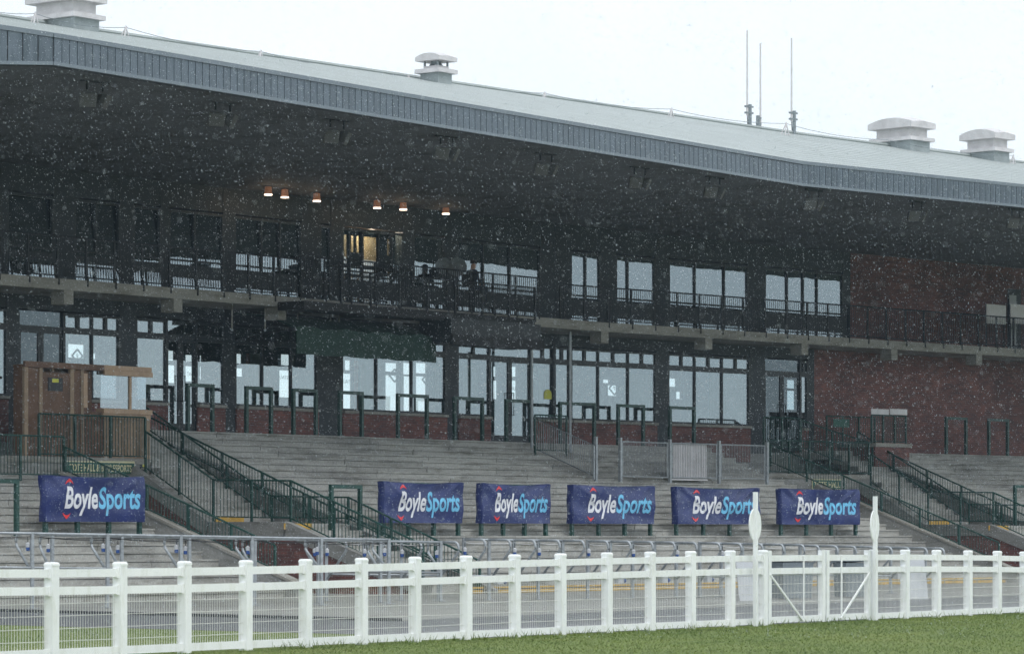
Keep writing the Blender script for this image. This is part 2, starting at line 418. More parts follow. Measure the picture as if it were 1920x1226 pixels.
def terrace(label, segs):
    w, s0f, s1f = segs[0]
    t = empty('terrace', W(w, s0f(N0), N0 + 6, 0), label, 'terrace', 'concrete standing terraces')
    for w, s0f, s1f in segs: step_blocks(t, w, s0f, s1f, 0)
    for w, s0f, s1f in segs:                    # solid body below the treads, landing to the facade
        m = MB(); top = nfront(NR); bot = nfront(1)
        def quad(n, z): return [W(w, s0f(n) + .03, n, z), W(w, s1f(n) - .03, n, z)]
        a0, b0 = quad(bot - .55, 0); a1, b1 = quad(top - .6, ZTOP - .25); a2, b2 = quad(0.02, ZTOP - .25); a3, b3 = quad(0.02, 0)
        i = len(m.v); m.v += [a0, a1, a2, a3, b0, b1, b2, b3]
        m.f += [(0, 1, 2, 3), (7, 6, 5, 4), (0, 4, 5, 1), (1, 5, 6, 2), (2, 6, 7, 3), (3, 7, 4, 0)]
        m.build('terrace_body', 'wall_concrete', t)
        m = MB(); a0, b0 = quad(top - .5, ZTOP - .2); a1, b1 = quad(0.02, ZTOP - .2)
        m.prism([a0, b0, b1, a1], (0, 0, .2 - .003)); m.build('landing', 'step_concrete', t)
    return t
TA = terrace('short grey concrete terrace at the near end, left of the tote hall stairs', [('L', lambda n: -46, lambda n: SA1)])
TB = terrace('long grey concrete terrace between the two stairwells, five banners along it', [('L', lambda n: SB1 + STW, lambda n: -mitre(n)), ('R', lambda n: -mitre(n), lambda n: SA2)])
TC = terrace('grey concrete terrace below the brick wall at the far end', [('R', lambda n: SB2 + STW, lambda n: SB2 + 36)])
# painted yellow nosing along the lowest step
for (w, s0, s1, par) in (('L', sx(868, 'L', nfront(1)), -mitre(nfront(1)) - .02, TB), ('R', -mitre(nfront(1)) + .02, SA2 - .1, TB)):
    m = MB(); x = s0
    while x < s1 - .3:
        l = min(rng.uniform(1.2, 2.6), s1 - x)
        m.bx(W(w, x, nfront(1) + .014, .02), EV(w) * (l - .04), NV(w) * .006, UP * .08); x += l
    x = s0
    while x < s1 - .3:
        l = min(2.3, s1 - x); m.bx(W(w, x, nfront(1) + .03, .134), EV(w) * (l - .03), NV(w) * .005, UP * .045); x += l
    tag(m.build('yellow_edge', 'yellow_paint', par), 'worn yellow painted band on the lowest step')

# ------------------------------------------------------------------ railings
def railing(name, label, path, h, mat='green_paint', post_every=1.5, bal=0.11, group=None, bottom=0.1, r=0.024, cat='railing', pw=0.055, topr=0.026):
    path = [Vector(p) for p in path]
    t = empty(name, path[0], label, cat, group)
    m = MB(); m.tube([p + UP * h for p in path], topr, 6); m.build('top_rail', mat, t)
    m = MB(); m.tube([p + UP * bottom for p in path], r * .8, 6); m.build('bottom_rail', mat, t)
    bm_ = MB()
    for a, b in zip(path[:-1], path[1:]):
        L = (b - a).length; n = max(1, round(L / post_every))
        for i in range(n + (1 if b is path[-1] else 0)):
            p = a.lerp(b, i / n)
            q = MB(); q.beam(p - UP * .08, p + UP * (h - .01), pw, pw); q.build('post', mat, t)
        k = max(1, int(L / bal))
        for i in range(1, k):
            p = a.lerp(b, i / k); bm_.tube([p + UP * bottom, p + UP * (h - .01)], .0095, 4)
    o = bm_.build('balusters', mat, t); o['kind'] = 'stuff'
    return t

# ------------------------------------------------------------------ stairwells with tote hall entrance
def stairwell(w, sa, sb, which, sign):
    PZ = 3.46; nb = 3.2; nbot = nfront(1)
    t = empty('stairwell', W(w, sa, nb, 0), 'recessed concrete stairwell cut into the terrace, %s' % which, 'stairwell', 'stairwells in the terrace')
    def zline(n): return ZTOP + .02 - (n - N0) * RISE / TREAD
    # side walls with sloping coping
    for s, wd_, nb, up_ in ((sa - .02, .28, 5.6, .2), (sb + STW - .02, .2, 1.6, -.02)):
        m = MB(); prof = [W(w, s, nbot + .35, 0), W(w, s, nbot + .35, max(.12, zline(nbot + .35) + up_)), W(w, s, nb - .3, zline(nb - .3) + up_), W(w, s, nb - .3, 0)]
        m.prism(prof, EV(w) * wd_); m.build('side_wall', 'wall_concrete', t)
        if up_ > 0: m = MB(); m.prism([W(w, s - .03, nbot + .42, max(.13, zline(nbot + .35) + .2)), W(w, s - .03, nbot + .42, max(.2, zline(nbot + .35) + .27)), W(w, s - .03, nb - .2, zline(nb - .2) + .28), W(w, s - .03, nb - .2, zline(nb - .2) + .21)], EV(w) * (wd_ + .06)); m.build('coping', 'slab_concrete', t)
    nb = 3.2
    # front wall carrying the podium
    m = MB(); m.bx(W(w, sa + .26, nb - .3, 0), EV(w) * (sb - sa - .26), NV(w) * .3, UP * PZ); m.build('back_wall', 'wall_concrete', t)
    m = MB(); m.bx(W(w, sa + .24, .05, PZ - .15), EV(w) * (sb - sa - .24), NV(w) * (nb - .05 + .04), UP * .15); m.build('podium', 'slab_concrete', t)
    m = MB(); m.bx(W(w, sb - .2, .05, 0), EV(w) * .2, NV(w) * (nb - .38), UP * (PZ - .16)); m.build('podium_side_wall', 'wall_concrete', t)
    # doorway in the back wall (dark opening towards the hall)
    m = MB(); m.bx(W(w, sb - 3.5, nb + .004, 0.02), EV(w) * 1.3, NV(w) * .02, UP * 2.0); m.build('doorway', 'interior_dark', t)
    # inner stair beside the podium: upper flight, landing, lower flight
    si, wi = sb - .55, STW + .5
    nU, nL0, nL1, zL, zU = 1.2, 5.95, 8.6, 1.76, ZTOP
    n_up = 14; tr = (nL0 - nU) / n_up
    for i in range(n_up):
        z1 = zL + (zU - zL) * (i + 1) / n_up; na = nL0 - tr * i
        m = MB(); o_ = .61 if na - tr - .05 < nb + .06 else 0; m.bx(W(w, si + o_, na - tr - .05, z1 - .3), EV(w) * (wi - o_), NV(w) * (tr + .05), UP * .3); m.build('stair_step', 'step_concrete', t)
    m = MB(); m.bx(W(w, si + .61, .03, zU - .3), EV(w) * (wi - .61), NV(w) * (nU + .0), UP * .297); m.build('stair_landing', 'step_concrete', t)
    m = MB(); m.bx(W(w, si, nL0 - .02, zL - .35), EV(w) * wi, NV(w) * (nL1 - nL0), UP * .35); m.build('stair_landing', 'step_concrete', t)
    n_dn = 9; tr = (nbot - .2 - nL1) / n_dn
    for i in range(n_dn):
        z1 = zL - zL * (i + 1) / (n_dn + 1); na = nL1 + tr * i
        m = MB(); m.bx(W(w, si, na - .02, max(0, z1 - .3)), EV(w) * wi, NV(w) * (tr + .02), UP * min(.3, z1)); m.build('stair_step', 'step_concrete', t)
    # brick cheek under the stair
    m = MB(); m.prism([W(w, si - .14, nbot + .3, 0), W(w, si - .14, nL1 + .1, zL - .33), W(w, si - .14, nL0, zL - .33), W(w, si - .14, nb + .05, 2.95), W(w, si - .14, nb + .05, 0)], EV(w) * .13)
    m.build('brick_cheek', 'brick', t, uv=w)
    m = MB()
    for (n_a, z_a, n_b, z_b) in ((nb + .02, 3.08, nL0, zL - .14), (nL0, zL - .14, nL1, zL - .14), (nL1, zL - .14, nbot + .3, .1)):
        m.beam(W(w, si - .08, n_a, z_a), W(w, si - .08, n_b, z_b), .2, .36)
    m.build('stringer', 'wall_concrete', t)
    # yellow edge panels facing the track
    for n_, z0, s0_, l_ in ((nL0 + .0, zL + .17, si + .02, 1.2), (nL1 + .01, zL + .01, si - .25, 1.1)):
        
        m = MB(); m.bx(W(w, s0_ + .02, n_ + .002, z0 - .16), EV(w) * (l_ - .04), NV(w) * .012, UP * .15); m.build('yellow_edge', 'yellow_paint', t)
    # sign
    q = sign(t)
    # railings
    zr = lambda n: zline(n) + .27
    nl = 5.6 if w == 'L' else 3.4
    railing('railing', 'green railing down the left edge of the stairwell, %s' % which, [W(w, sa + .1, nl, zr(nl)), W(w, sa + .1, nbot - .4, zr(nbot - .4))], .62, group='green stairwell railings', bottom=.06)
    railing('railing', 'green railing down the right edge of the stairwell, %s' % which, [W(w, sb + STW - .1, 1.3, 4.17), W(w, sb + STW - .1, nbot - .1, 4.17 - (nbot - 1.4) * .378)], .55, group='green stairwell railings', bottom=.06)
    railing('railing', 'green podium railing above the stairwell sign, %s' % which, [W(w, sa + (1.6 if w == 'L' else .3), nb - .06, PZ), W(w, sb - .1, nb - .06, PZ)], 1.08, group='green podium railings', post_every=1.15, bottom=.06)
    for s, nm in ((si + .05, 'left'), (si + wi - .08, 'right')):
        railing('railing', 'green railing on the %s side of the inner stair, %s' % (nm, which),
                [W(w, s, nb + .35 if nm == 'left' else nU, zL + (nL0 - (nb + .35 if nm == 'left' else nU)) * .533 + .1), W(w, s, nL0, zL + .1), W(w, s, nL1, zL + .05), W(w, s, nbot, .2)], 1.02 if nm == 'left' else .62, group='green inner stair railings', post_every=1.7, bal=.12, bottom=.08)
    return t
def sign_tote(w, px0, px1, py0, py1, txt, label, extra=None):
    def mk(t):
        n = 3.2 + .012
        a, b = P(px0, py1, w, n), P(px1, py1, w, n); top = P(px1, py0, w, n).z; bz = a.z
        s = empty('tote_sign', a, label, 'sign')
        m = MB(); m.bx(a, (b - a), NV(w) * .03, UP * (top - bz)); m.build('sign_board', 'print_cream', s)
        L = (b - a).length; h = top - bz; e = EV(w)
        m = MB(); m.bx(a + e * .02 + UP * .02 + NV(w) * .03, e * (L - .04), NV(w) * .004, UP * (h - .04)); m.build('sign_panel', 'sign_green', s)
        flat_text('lettering', txt, h * .58, a + e * L * .05 + UP * h * .22 + NV(w) * .036, e, UP, 'print_cream', s, width=L * .9, bold=.02, nrm=NV(w))
        if extra: extra(s, a, b, top, w)
        return s
    return mk
def extra_plate(s, a, b, top, w):
    e = EV(w); o = b + e * .22 + UP * (-.05)
    p = empty('notice_plate', o, 'small dark notice plate with yellow emblem beside the long tote sign', 'sign')
    m = MB(); m.bx(o, e * .26, NV(w) * .02, UP * .34); m.build('plate', 'sign_black', p)
    m = MB(); m.bx(o + e * .08 + UP * .22 + NV(w) * .02, e * .1, NV(w) * .005, UP * .08); m.build('emblem', 'sign_yellow', p)
    m = MB(); m.bx(o + e * .03 + UP * .17 + NV(w) * .02, e * .2, NV(w) * .005, UP * .012); m.build('rule', 'print_cream', p)
railing('railing', 'flat green railing across the near terrace end left of the kiosk podium', [W('L', -36, 5.55, 2.86), W('L', SA1 + .1, 5.55, 2.86)], 1.02, post_every=1.5, bottom=.08)
stairwell('L', SA1, SB1, 'the near one by the kiosk', sign_tote('L', 122, 251, 867, 887, 'TOTE HALL & BOYLESPORTS', 'long green lettered tote hall sign on the concrete wall below the kiosk', extra_plate))
stairwell('R', SA2, SB2, 'the far one by brick wall', sign_tote('R', 1522, 1576, 899, 917, 'TOTE HALL', 'short green sign lettered tote hall at the far stairwell'))

# ------------------------------------------------------------------ grandstand
GS = empty('grandstand', W('L', -15, 0, 0), 'two storey grandstand with deep cantilevered grey roof, glass fronts and brick end wall', 'grandstand')
Z_SLAB0, Z_SLAB1 = 7.83, 8.12
Z_SOF_BACK = 11.25
ZW0, ZW1, ZT0, ZT1 = 5.16, 6.88, 7.02, 7.36           # lower windows: main pane and transom
ZD0 = ZTOP + .02                                         # door threshold
SL0 = -52                                                # near end of the building
SR1 = 46

# --- roof and canopy
d1, d2, d3 = 76.0, 102.4, 109.25
K1, K2 = D(100, 122, d1), D(1503, 348.5, d2)
K3 = D(1920, 389, d3); K3 = K2 + (K3 - K2) * 3.2; K3.z = K2.z
dl = Vector((-rt[0], -rt[1], 0))
K0 = K1 + dl * 9; K0.z = K1.z + .12
FH = [1.95, .69, .72, .72]
front = [K0, K1, K2, K3]
ridge = [P(-420, 33, 'L', -3), P(60, 33, 'L', -3), P(1503, 251, 'R', -3), P(2600, 302, 'R', -3)]
RZ = 15.68
for p in ridge: p.z = RZ
ftop = [p + UP * h for p, h in zip(front, FH)]
NS = 15
roof = MB(); roofp = None
for i in range(NS):
    m = MB()
    for j in range(3):
        a0 = ftop[j].lerp(ridge[j], i / NS); a1 = ftop[j + 1].lerp(ridge[j + 1], i / NS)
        b0 = ftop[j].lerp(ridge[j], (i + 1.12) / NS); b1 = ftop[j + 1].lerp(ridge[j + 1], (i + 1.12) / NS)
        k = len(m.v); dz = UP * .03
        dz = UP * .006; m.v += [a0 + dz, a1 + dz, b1, b0, a0 - dz, a1 - dz, b1 - dz * 1.4, b0 - dz * 1.4]
        m.f += [(k, k + 1, k + 2, k + 3), (k + 7, k + 6, k + 5, k + 4), (k, k + 4, k + 5, k + 1), (k + 3, k + 2, k + 6, k + 7)]
    o = m.build('roof_sheet', 'roof_metal', roofp or GS)
    if roofp is None: roofp = o; o.name = 'roof'
m = MB()
for j in range(3):
    a, b = ridge[j], ridge[j + 1]; back = Vector((0.05, 1, 0)) * 14 - UP * 3.5
    m.sheet([a + UP * .02, b + UP * .02, b + back, a + back])
m.build('rear_slope', 'roof_metal', GS)
m = MB(); m.tube([p + UP * .03 for p in ridge], .07, 6); m.build('ridge_cap', 'roof_metal', GS)
# fascia: dark backing, upright panels, top flashing, bottom trim
m = MB()
for j in range(3):
    a, b = front[j], front[j + 1]; inn = Vector((-(b - a).y, (b - a).x, 0)).normalized() * .3
    k = len(m.v)
    m.v += [a, b, ftop[j + 1], ftop[j], a + inn, b + inn, ftop[j + 1] + inn, ftop[j] + inn]
    m.f += [(k, k + 1, k + 2, k + 3), (k + 7, k + 6, k + 5, k + 4), (k, k + 4, k + 5, k + 1), (k + 3, k + 2, k + 6, k + 7)]
FS = m.build('fascia', 'fascia_backing', GS)
for j, pw in ((0, .33), (1, .25), (2, .25)):
    a, b = front[j], front[j + 1]; L = (b - a).length; d = (b - a).normalized(); out = Vector((d.y, -d.x, 0)).normalized()
    if out.dot(Vector((fw[0], fw[1], 0))) > 0: out = -out
    n = int(L / pw); lo_i = 0
    n_lim = min(n, 62) if j == 2 else n
    shared = None
    for i in range(n_lim):
        u = (i + .5) / n
        if j == 0: u = 1 - u
        if j == 0 and i > 14: break
        c = a.lerp(b, u); h = FH[j] + (FH[j + 1] - FH[j]) * u
        m = MB(); g = .011
        m.bx(c - d * (pw / 2 - g) + UP * .07, d * (pw - 2 * g), out * .025, UP * (h - .15))
        if j == 0 or shared is None or abs(FH[j] - FH[j + 1]) > 1:
            o = m.build('fascia_panel', 'fascia_metal', FS)
            if j: shared = (o, c.copy(), h)
        else:
            o = bpy.data.objects.new('fascia_panel', shared[0].data); COL.objects.link(o); o.parent = FS; o.location = c - shared[1]
for nm, off, hh, pr, mt in (('top_flashing', 0, .1, .05, 'fascia_trim'), ('bottom_trim', 0, .075, .05, 'fascia_trim')):
    for j in range(3):
        a, b = (ftop[j], ftop[j + 1]) if nm == 'top_flashing' else (front[j], front[j + 1])
        m = MB(); up = -.04 if nm == 'top_flashing' else .03
        e = (b - a).normalized() * (.0 if j != 1 else .02)
        m.beam(a + UP * up - e, b + UP * up + e, .09, hh); m.build(nm, mt, FS)
# soffit
back = [W('L', SL0, -.2, Z_SOF_BACK), W('L', sx(60, 'L', 0), -.2, Z_SOF_BACK), W('R', sx(1503, 'R', 0), -.2, Z_SOF_BACK), W('R', SR1 + 15, -.2, Z_SOF_BACK)]
m = MB()
for j in range(3):
    nseg = 6
    for i in range(nseg):
        a0, a1 = front[j].lerp(front[j + 1], i / nseg), front[j].lerp(front[j + 1], (i + 1) / nseg)
        b0, b1 = back[j].lerp(back[j + 1], i / nseg), back[j].lerp(back[j + 1], (i + 1) / nseg)
        m.sheet([a0 + UP * .012, b0, b1, a1 + UP * .012])
m.build('soffit', 'soffit_board', GS, recalc=False)

# --- floor slabs and balcony
def slab_seg(w, s0, s1, n0, n1, z0, z1, name, mat):
    m = MB(); m.bx(W(w, s0, n0, z0), EV(w) * (s1 - s0), NV(w) * (n1 - n0), UP * (z1 - z0)); return m.build(name, mat, GS)
def slab_poly(n0, n1, z0, z1, name, mat, s0=SL0, s1=SR1):
    m = MB(); poly = [W('L', s0, n1, z0), W('L', -mitre(n1), n1, z0), W('R', s1, n1, z0), W('R', s1, n0, z0), W('L', -mitre(n0), n0, z0), W('L', s0, n0, z0)]
    i = len(m.v); m.v += poly + [p + UP * (z1 - z0) for p in poly]
    m.f += [(0, 1, 4, 5), (1, 2, 3, 4), (6, 11, 10, 7), (7, 10, 9, 8)] + [(k, k + 6, (k + 1) % 6 + 6, (k + 1) % 6) for k in range(6)]
    return m.build(name, mat, GS)
slab_poly(-10, 2.0, Z_SLAB0, Z_SLAB1, 'balcony_slab', 'slab_concrete')
for px in (130, 335, 530, 1135, 1330, 1510, 1678, 1837):
    w = wing_of(px); s = sx(px, w, 2)
    m = MB(); m.bx(W(w, s - .17, 1.5, Z_SLAB0 - .36), EV(w) * .34, NV(w) * .48, UP * .357); m.build('beam_end', 'slab_concrete', GS)
# --- ceilings / spandrel under the slab, lower facade wall bands
def band(name, w, s0, s1, z0, z1, n0, n1, mat, par=None, uv=None):
    m = MB(); m.bx(W(w, s0, n0, z0), EV(w) * (s1 - s0), NV(w) * (n1 - n0), UP * (z1 - z0)); return m.build(name, mat, par or GS, uv=uv)
BR1 = sx(1526, 'R', 0); BR2 = sx(1594, 'R', 0)
band('lower_spandrel', 'L', SL0, -.01, ZT1 + .1, Z_SLAB0 - .002, -.25, .0, 'charcoal_cladding')
band('lower_spandrel', 'R', 0.01, BR1, ZT1 + .1, Z_SLAB0 - .002, -.25, .0, 'charcoal_cladding')
UZ0, UZ1 = Z_SLAB1 + .1, 10.45                           # upper glazing
band('upper_spandrel', 'L', SL0, -.01, UZ1 + .1, Z_SOF_BACK + .1, -.25, .0, 'charcoal_cladding')
band('upper_spandrel', 'R', 0.01, BR2, UZ1 + .1, Z_SOF_BACK + .1, -.25, .0, 'charcoal_cladding')
band('brick_wall', 'R', BR1, SR1, 3.9, Z_SLAB0 - .002, -.3, .02, 'brick', uv='R')
band('brick_wall', 'R', BR2, SR1, Z_SLAB1 + .002, Z_SOF_BACK + .12, -.3, .02, 'brick', uv='R')

band('base_wall', 'L', SL0, -.01, 0, 4.2, -.5, -.02, 'wall_concrete'); band('base_wall', 'R', .01, SR1, 0, 4.25, -.5, -.02, 'wall_concrete')
def wall_holes(name, w, s0, s1, z0, z1, n, th, holes, mat, par=GS):
    xs = sorted(set([s0, s1] + [max(s0, min(s1, h[i])) for h in holes for i in (0, 2)])); zs = sorted(set([z0, z1] + [max(z0, min(z1, h[i])) for h in holes for i in (1, 3)]))
    m = MB()
    for a, b in zip(xs[:-1], xs[1:]):
        run = None
        for c, d in zip(zs[:-1], zs[1:]):
            mx_, mz = (a + b) / 2, (c + d) / 2
            solid = not any(h[0] < mx_ < h[2] and h[1] < mz < h[3] for h in holes)
            if solid: run = [run[0], d] if run else [c, d]
            if (not solid or d == z1) and run:
                m.bx(W(w, a, n, run[0]), EV(w) * (b - a), NV(w) * th, UP * (run[1] - run[0])); run = None
    return m.build(name, mat, par)

# --- lower storey bays; piers px ranges and window bays
def pier(px0, px1, z0, z1, n1=.012, mat='charcoal_cladding'):
    w = wing_of((px0 + px1) / 2); s0, s1 = sx(px0, w, 0), sx(px1, w, 0)
    band('pier', w, s0, s1, z0, z1, -.28, n1, mat)
FR = .05
def window(px0, px1, mull, par, z0, z1, t0=None, t1=None, transom_n=None, glass='window_glass', nm='window', depth=.09, w=None, extra_rail=None):
    w = w or wing_of((px0 + px1) / 2); n0 = -.075
    s0, s1 = sx(px0, w, 0), sx(px1, w, 0)
    ms = [s0] + [sx(p, w, 0) for p in mull] + [s1]
    m = MB(); top = t1 if t1 else z1
    for i, s in enumerate(ms):
        hw = FR * (.6 if 0 < i < len(ms) - 1 else .9)
        m.bx(W(w, s - hw, n0, z0 - FR), EV(w) * hw * 2, NV(w) * depth, UP * (top - z0 + 2 * FR))
    for za, zb in ([(z0 - FR, z0 + FR * .4), (z1 - FR * .3, t0 + FR * .3), (t1 - FR * .3, t1 + FR)] if t1 else [(z0 - FR, z0 + FR * .4), (z1 - FR * .4, z1 + FR)]):
        m.bx(W(w, s0, n0 + .004, za), EV(w) * (s1 - s0), NV(w) * (depth - .008), UP * (zb - za))
    if extra_rail: m.bx(W(w, s0, n0 + .004, 8.46), EV(w) * (s1 - s0), NV(w) * (depth - .008), UP * (extra_rail - 8.46)); m.bx(W(w, s0, n0 + .002, extra_rail + .1), EV(w) * (s1 - s0), NV(w) * (depth + .0), UP * .05)
    if t1:
        for a, b in zip(ms[:-1], ms[1:]):
            m.bx(W(w, (a + b) / 2 - .055, n0 + .008, t0), EV(w) * .11, NV(w) * (depth - .016), UP * (t1 - t0))
    fr = m.build(nm, 'frame_dark', par)
    for a, b in zip(ms[:-1], ms[1:]):
        lean = 0.0 if t1 else max(0.0, min(.085, .0135 + (900 - (px0 + px1) / 2) * 9e-5)) if px0 < 1040 else .004
        q = MB(); q.bx(W(w, a + .01, n0 + .03 + lean * (z1 - z0) / 2, z0), EV(w) * (b - a - .02), NV(w) * .012, UP * (z1 - z0) - NV(w) * lean * (z1 - z0)); q.build('pane', glass, fr)
        if t1:
            for c, d in ((a + .03, (a + b) / 2 - .05), ((a + b) / 2 + .05, b - .03)):
                q = MB(); q.bx(W(w, c, n0 + .03, t0), EV(w) * (d - c), NV(w) * .012, UP * (t1 - t0)); q.build('transom_pane', glass, fr)
    return fr
def plinth(px0, px1):
    w = wing_of((px0 + px1) / 2); s0, s1 = sx(px0, w, 0), sx(px1, w, 0)
    band('brick_plinth', w, s0, s1, 3.9, ZW0 - .12, -.25, .06, 'brick', uv=w)
    band('window_sill', w, s0, s1, ZW0 - .12, ZW0 - .045, -.25, .13, 'slab_concrete')
def door(px0, px1, leaves, w=None, glass='window_glass'):
    w = w or wing_of((px0 + px1) / 2); s0, s1 = sx(px0, w, 0), sx(px1, w, 0); n0 = -.09
    cuts = [s0 + (s1 - s0) * i / leaves for i in range(leaves + 1)]
    for i in range(leaves):
        a, b = cuts[i] + .01, cuts[i + 1] - .01; m = MB(); st = .09
        for s in (a, b - st): m.bx(W(w, s, n0, ZD0), EV(w) * st, NV(w) * .07, UP * (ZW1 + .06 - ZD0))
        for za, zb in ((ZD0, ZD0 + .22), (ZW1 - .05, ZW1 + .06)): m.bx(W(w, a + st, n0 + .004, za), EV(w) * (b - a - 2 * st), NV(w) * .062, UP * (zb - za))
        dr = m.build('door', 'frame_dark', GS)
        q = MB(); q.bx(W(w, a + st - .01, n0 + .03, ZD0 + .2), EV(w) * (b - a - 2 * st + .02), NV(w) * .012, UP * (ZW1 - ZD0 - .24)); q.build('pane', glass, dr)
        hs = b - .04 if i % 2 == 0 else a + .04
        q = MB(); q.tube([W(w, hs, n0 + .07, ZD0 + .85), W(w, hs, n0 + .18, ZD0 + .85), W(w, hs, n0 + .18, ZD0 + 1.55), W(w, hs, n0 + .07, ZD0 + 1.55)], .018, 6); q.build('handle', 'black_paint', dr)
    m = MB(); m.bx(W(w, s0, n0, ZW1 + .06), EV(w) * (s1 - s0), NV(w) * .09, UP * (ZT0 - ZW1 - .06))
    for s in (s0 - .03, s1 - .03): m.bx(W(w, s, n0, ZD0), EV(w) * .06, NV(w) * .1, UP * (ZT1 - ZD0))
    fr = m.build('door_frame', 'frame_dark', GS)
    q = MB(); q.bx(W(w, s0 + .03, n0 + .03, ZT0), EV(w) * (s1 - s0 - .06), NV(w) * .012, UP * (ZT1 - ZT0 + .05)); q.build('transom_pane', glass, fr)
for a, b in ((-420, -310), (-150, -130), (13, 35), (224, 255), (420, 441), (595, 641), (836, 858), (1230, 1253), (1405, 1433), (1514, 1527)):
    pier(a, b, 4.2, Z_SLAB0 - .003)
for a, b, mu in ((-310, -150, (-230,)), (-130, 13, (-60,)), (120, 224, (173,)), (255, 312, ()), (368, 420, ()), (441, 595, (492, 546)), (641, 836, (706, 772)), (858, 918, ()), (996, 1040, ()), (1040, 1068, ()), (1071, 1230, (1122, 1178)), (1253, 1405, (1303, 1354)), (1501, 1514, ())):
    window(a, b, mu, GS, ZW0, ZW1, ZT0, ZT1); plinth(a, b)
door(35, 120, 2, glass='dim_glass'); door(312, 368, 2); door(918, 996, 2); door(1433, 1501, 2, glass='dim_glass')
band('mid_pier', 'L', -.12, .0, 3.9, Z_SLAB0 - .004, -.28, .04, 'charcoal_cladding')

# --- upper storey
UP_PIERS = ((-420, -310), (-120, -90), (0, 14), (100, 140), (224, 250), (301, 317), (418, 440), (565, 600), (620, 642), (755, 775), (834, 858), (1013, 1070), (1125, 1155), (1228, 1254), (1402, 1434), (1580, 1595))
for a, b in UP_PIERS: 
    if a < 1040 < b:
        pier(a, 1039.5, Z_SLAB1 + .002, Z_SOF_BACK + .05); pier(1040.5, b, Z_SLAB1 + .002, Z_SOF_BACK + .05)
    else: pier(a, b, Z_SLAB1 + .002, Z_SOF_BACK + .05)
for a, b, mu in ((-310, -120, (-215,)), (-90, 0, ()), (14, 100, ()), (140, 224, (180,)), (250, 301, ()), (317, 418, (365,)), (440, 565, (490, 525)), (600, 620, ()), (642, 755, (655, 680, 710, 735)), (775, 834, ()), (858, 1013, (906, 956)), (1070, 1125, (1098,)), (1155, 1228, (1177,)), (1254, 1402, (1303, 1358)), (1434, 1580, (1476, 1506, 1532))):
    window(a, b, mu, GS, UZ0, UZ1, glass='upper_glass', extra_rail=8.98)

# --- rooms behind the glass
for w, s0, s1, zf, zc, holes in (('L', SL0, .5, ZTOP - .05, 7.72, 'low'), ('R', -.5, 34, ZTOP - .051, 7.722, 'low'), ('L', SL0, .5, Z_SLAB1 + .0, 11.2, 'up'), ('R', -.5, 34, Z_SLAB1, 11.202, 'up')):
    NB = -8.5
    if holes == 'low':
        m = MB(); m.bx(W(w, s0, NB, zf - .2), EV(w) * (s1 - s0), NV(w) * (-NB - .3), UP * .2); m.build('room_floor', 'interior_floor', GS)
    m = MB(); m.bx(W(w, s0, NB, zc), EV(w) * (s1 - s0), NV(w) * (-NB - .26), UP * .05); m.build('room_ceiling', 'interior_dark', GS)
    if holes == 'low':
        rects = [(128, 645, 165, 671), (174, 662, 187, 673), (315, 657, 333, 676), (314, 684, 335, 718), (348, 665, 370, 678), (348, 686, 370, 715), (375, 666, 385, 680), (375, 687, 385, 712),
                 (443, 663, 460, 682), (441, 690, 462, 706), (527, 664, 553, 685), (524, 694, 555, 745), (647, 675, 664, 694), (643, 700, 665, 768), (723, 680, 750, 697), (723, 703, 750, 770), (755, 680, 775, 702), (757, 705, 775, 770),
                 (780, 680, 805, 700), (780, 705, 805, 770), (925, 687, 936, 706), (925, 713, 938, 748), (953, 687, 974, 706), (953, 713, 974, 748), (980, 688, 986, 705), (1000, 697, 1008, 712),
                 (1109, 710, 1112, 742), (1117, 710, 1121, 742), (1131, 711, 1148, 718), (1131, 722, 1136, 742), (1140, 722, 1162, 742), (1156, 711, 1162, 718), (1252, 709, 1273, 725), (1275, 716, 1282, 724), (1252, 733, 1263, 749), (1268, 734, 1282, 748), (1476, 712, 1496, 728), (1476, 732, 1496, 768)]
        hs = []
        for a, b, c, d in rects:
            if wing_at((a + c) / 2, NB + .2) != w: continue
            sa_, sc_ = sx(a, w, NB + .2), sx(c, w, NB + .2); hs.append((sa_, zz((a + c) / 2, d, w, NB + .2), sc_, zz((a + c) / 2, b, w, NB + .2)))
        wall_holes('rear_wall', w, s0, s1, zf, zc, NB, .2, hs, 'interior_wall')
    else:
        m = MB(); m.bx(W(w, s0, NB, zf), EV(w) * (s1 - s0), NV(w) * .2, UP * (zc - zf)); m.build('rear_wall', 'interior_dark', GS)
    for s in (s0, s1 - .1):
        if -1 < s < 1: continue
        m = MB(); m.bx(W(w, s, NB, zf), EV(w) * .1, NV(w) * (-NB - .3), UP * (zc - zf)); m.build('room_end_wall', 'interior_wall', GS)
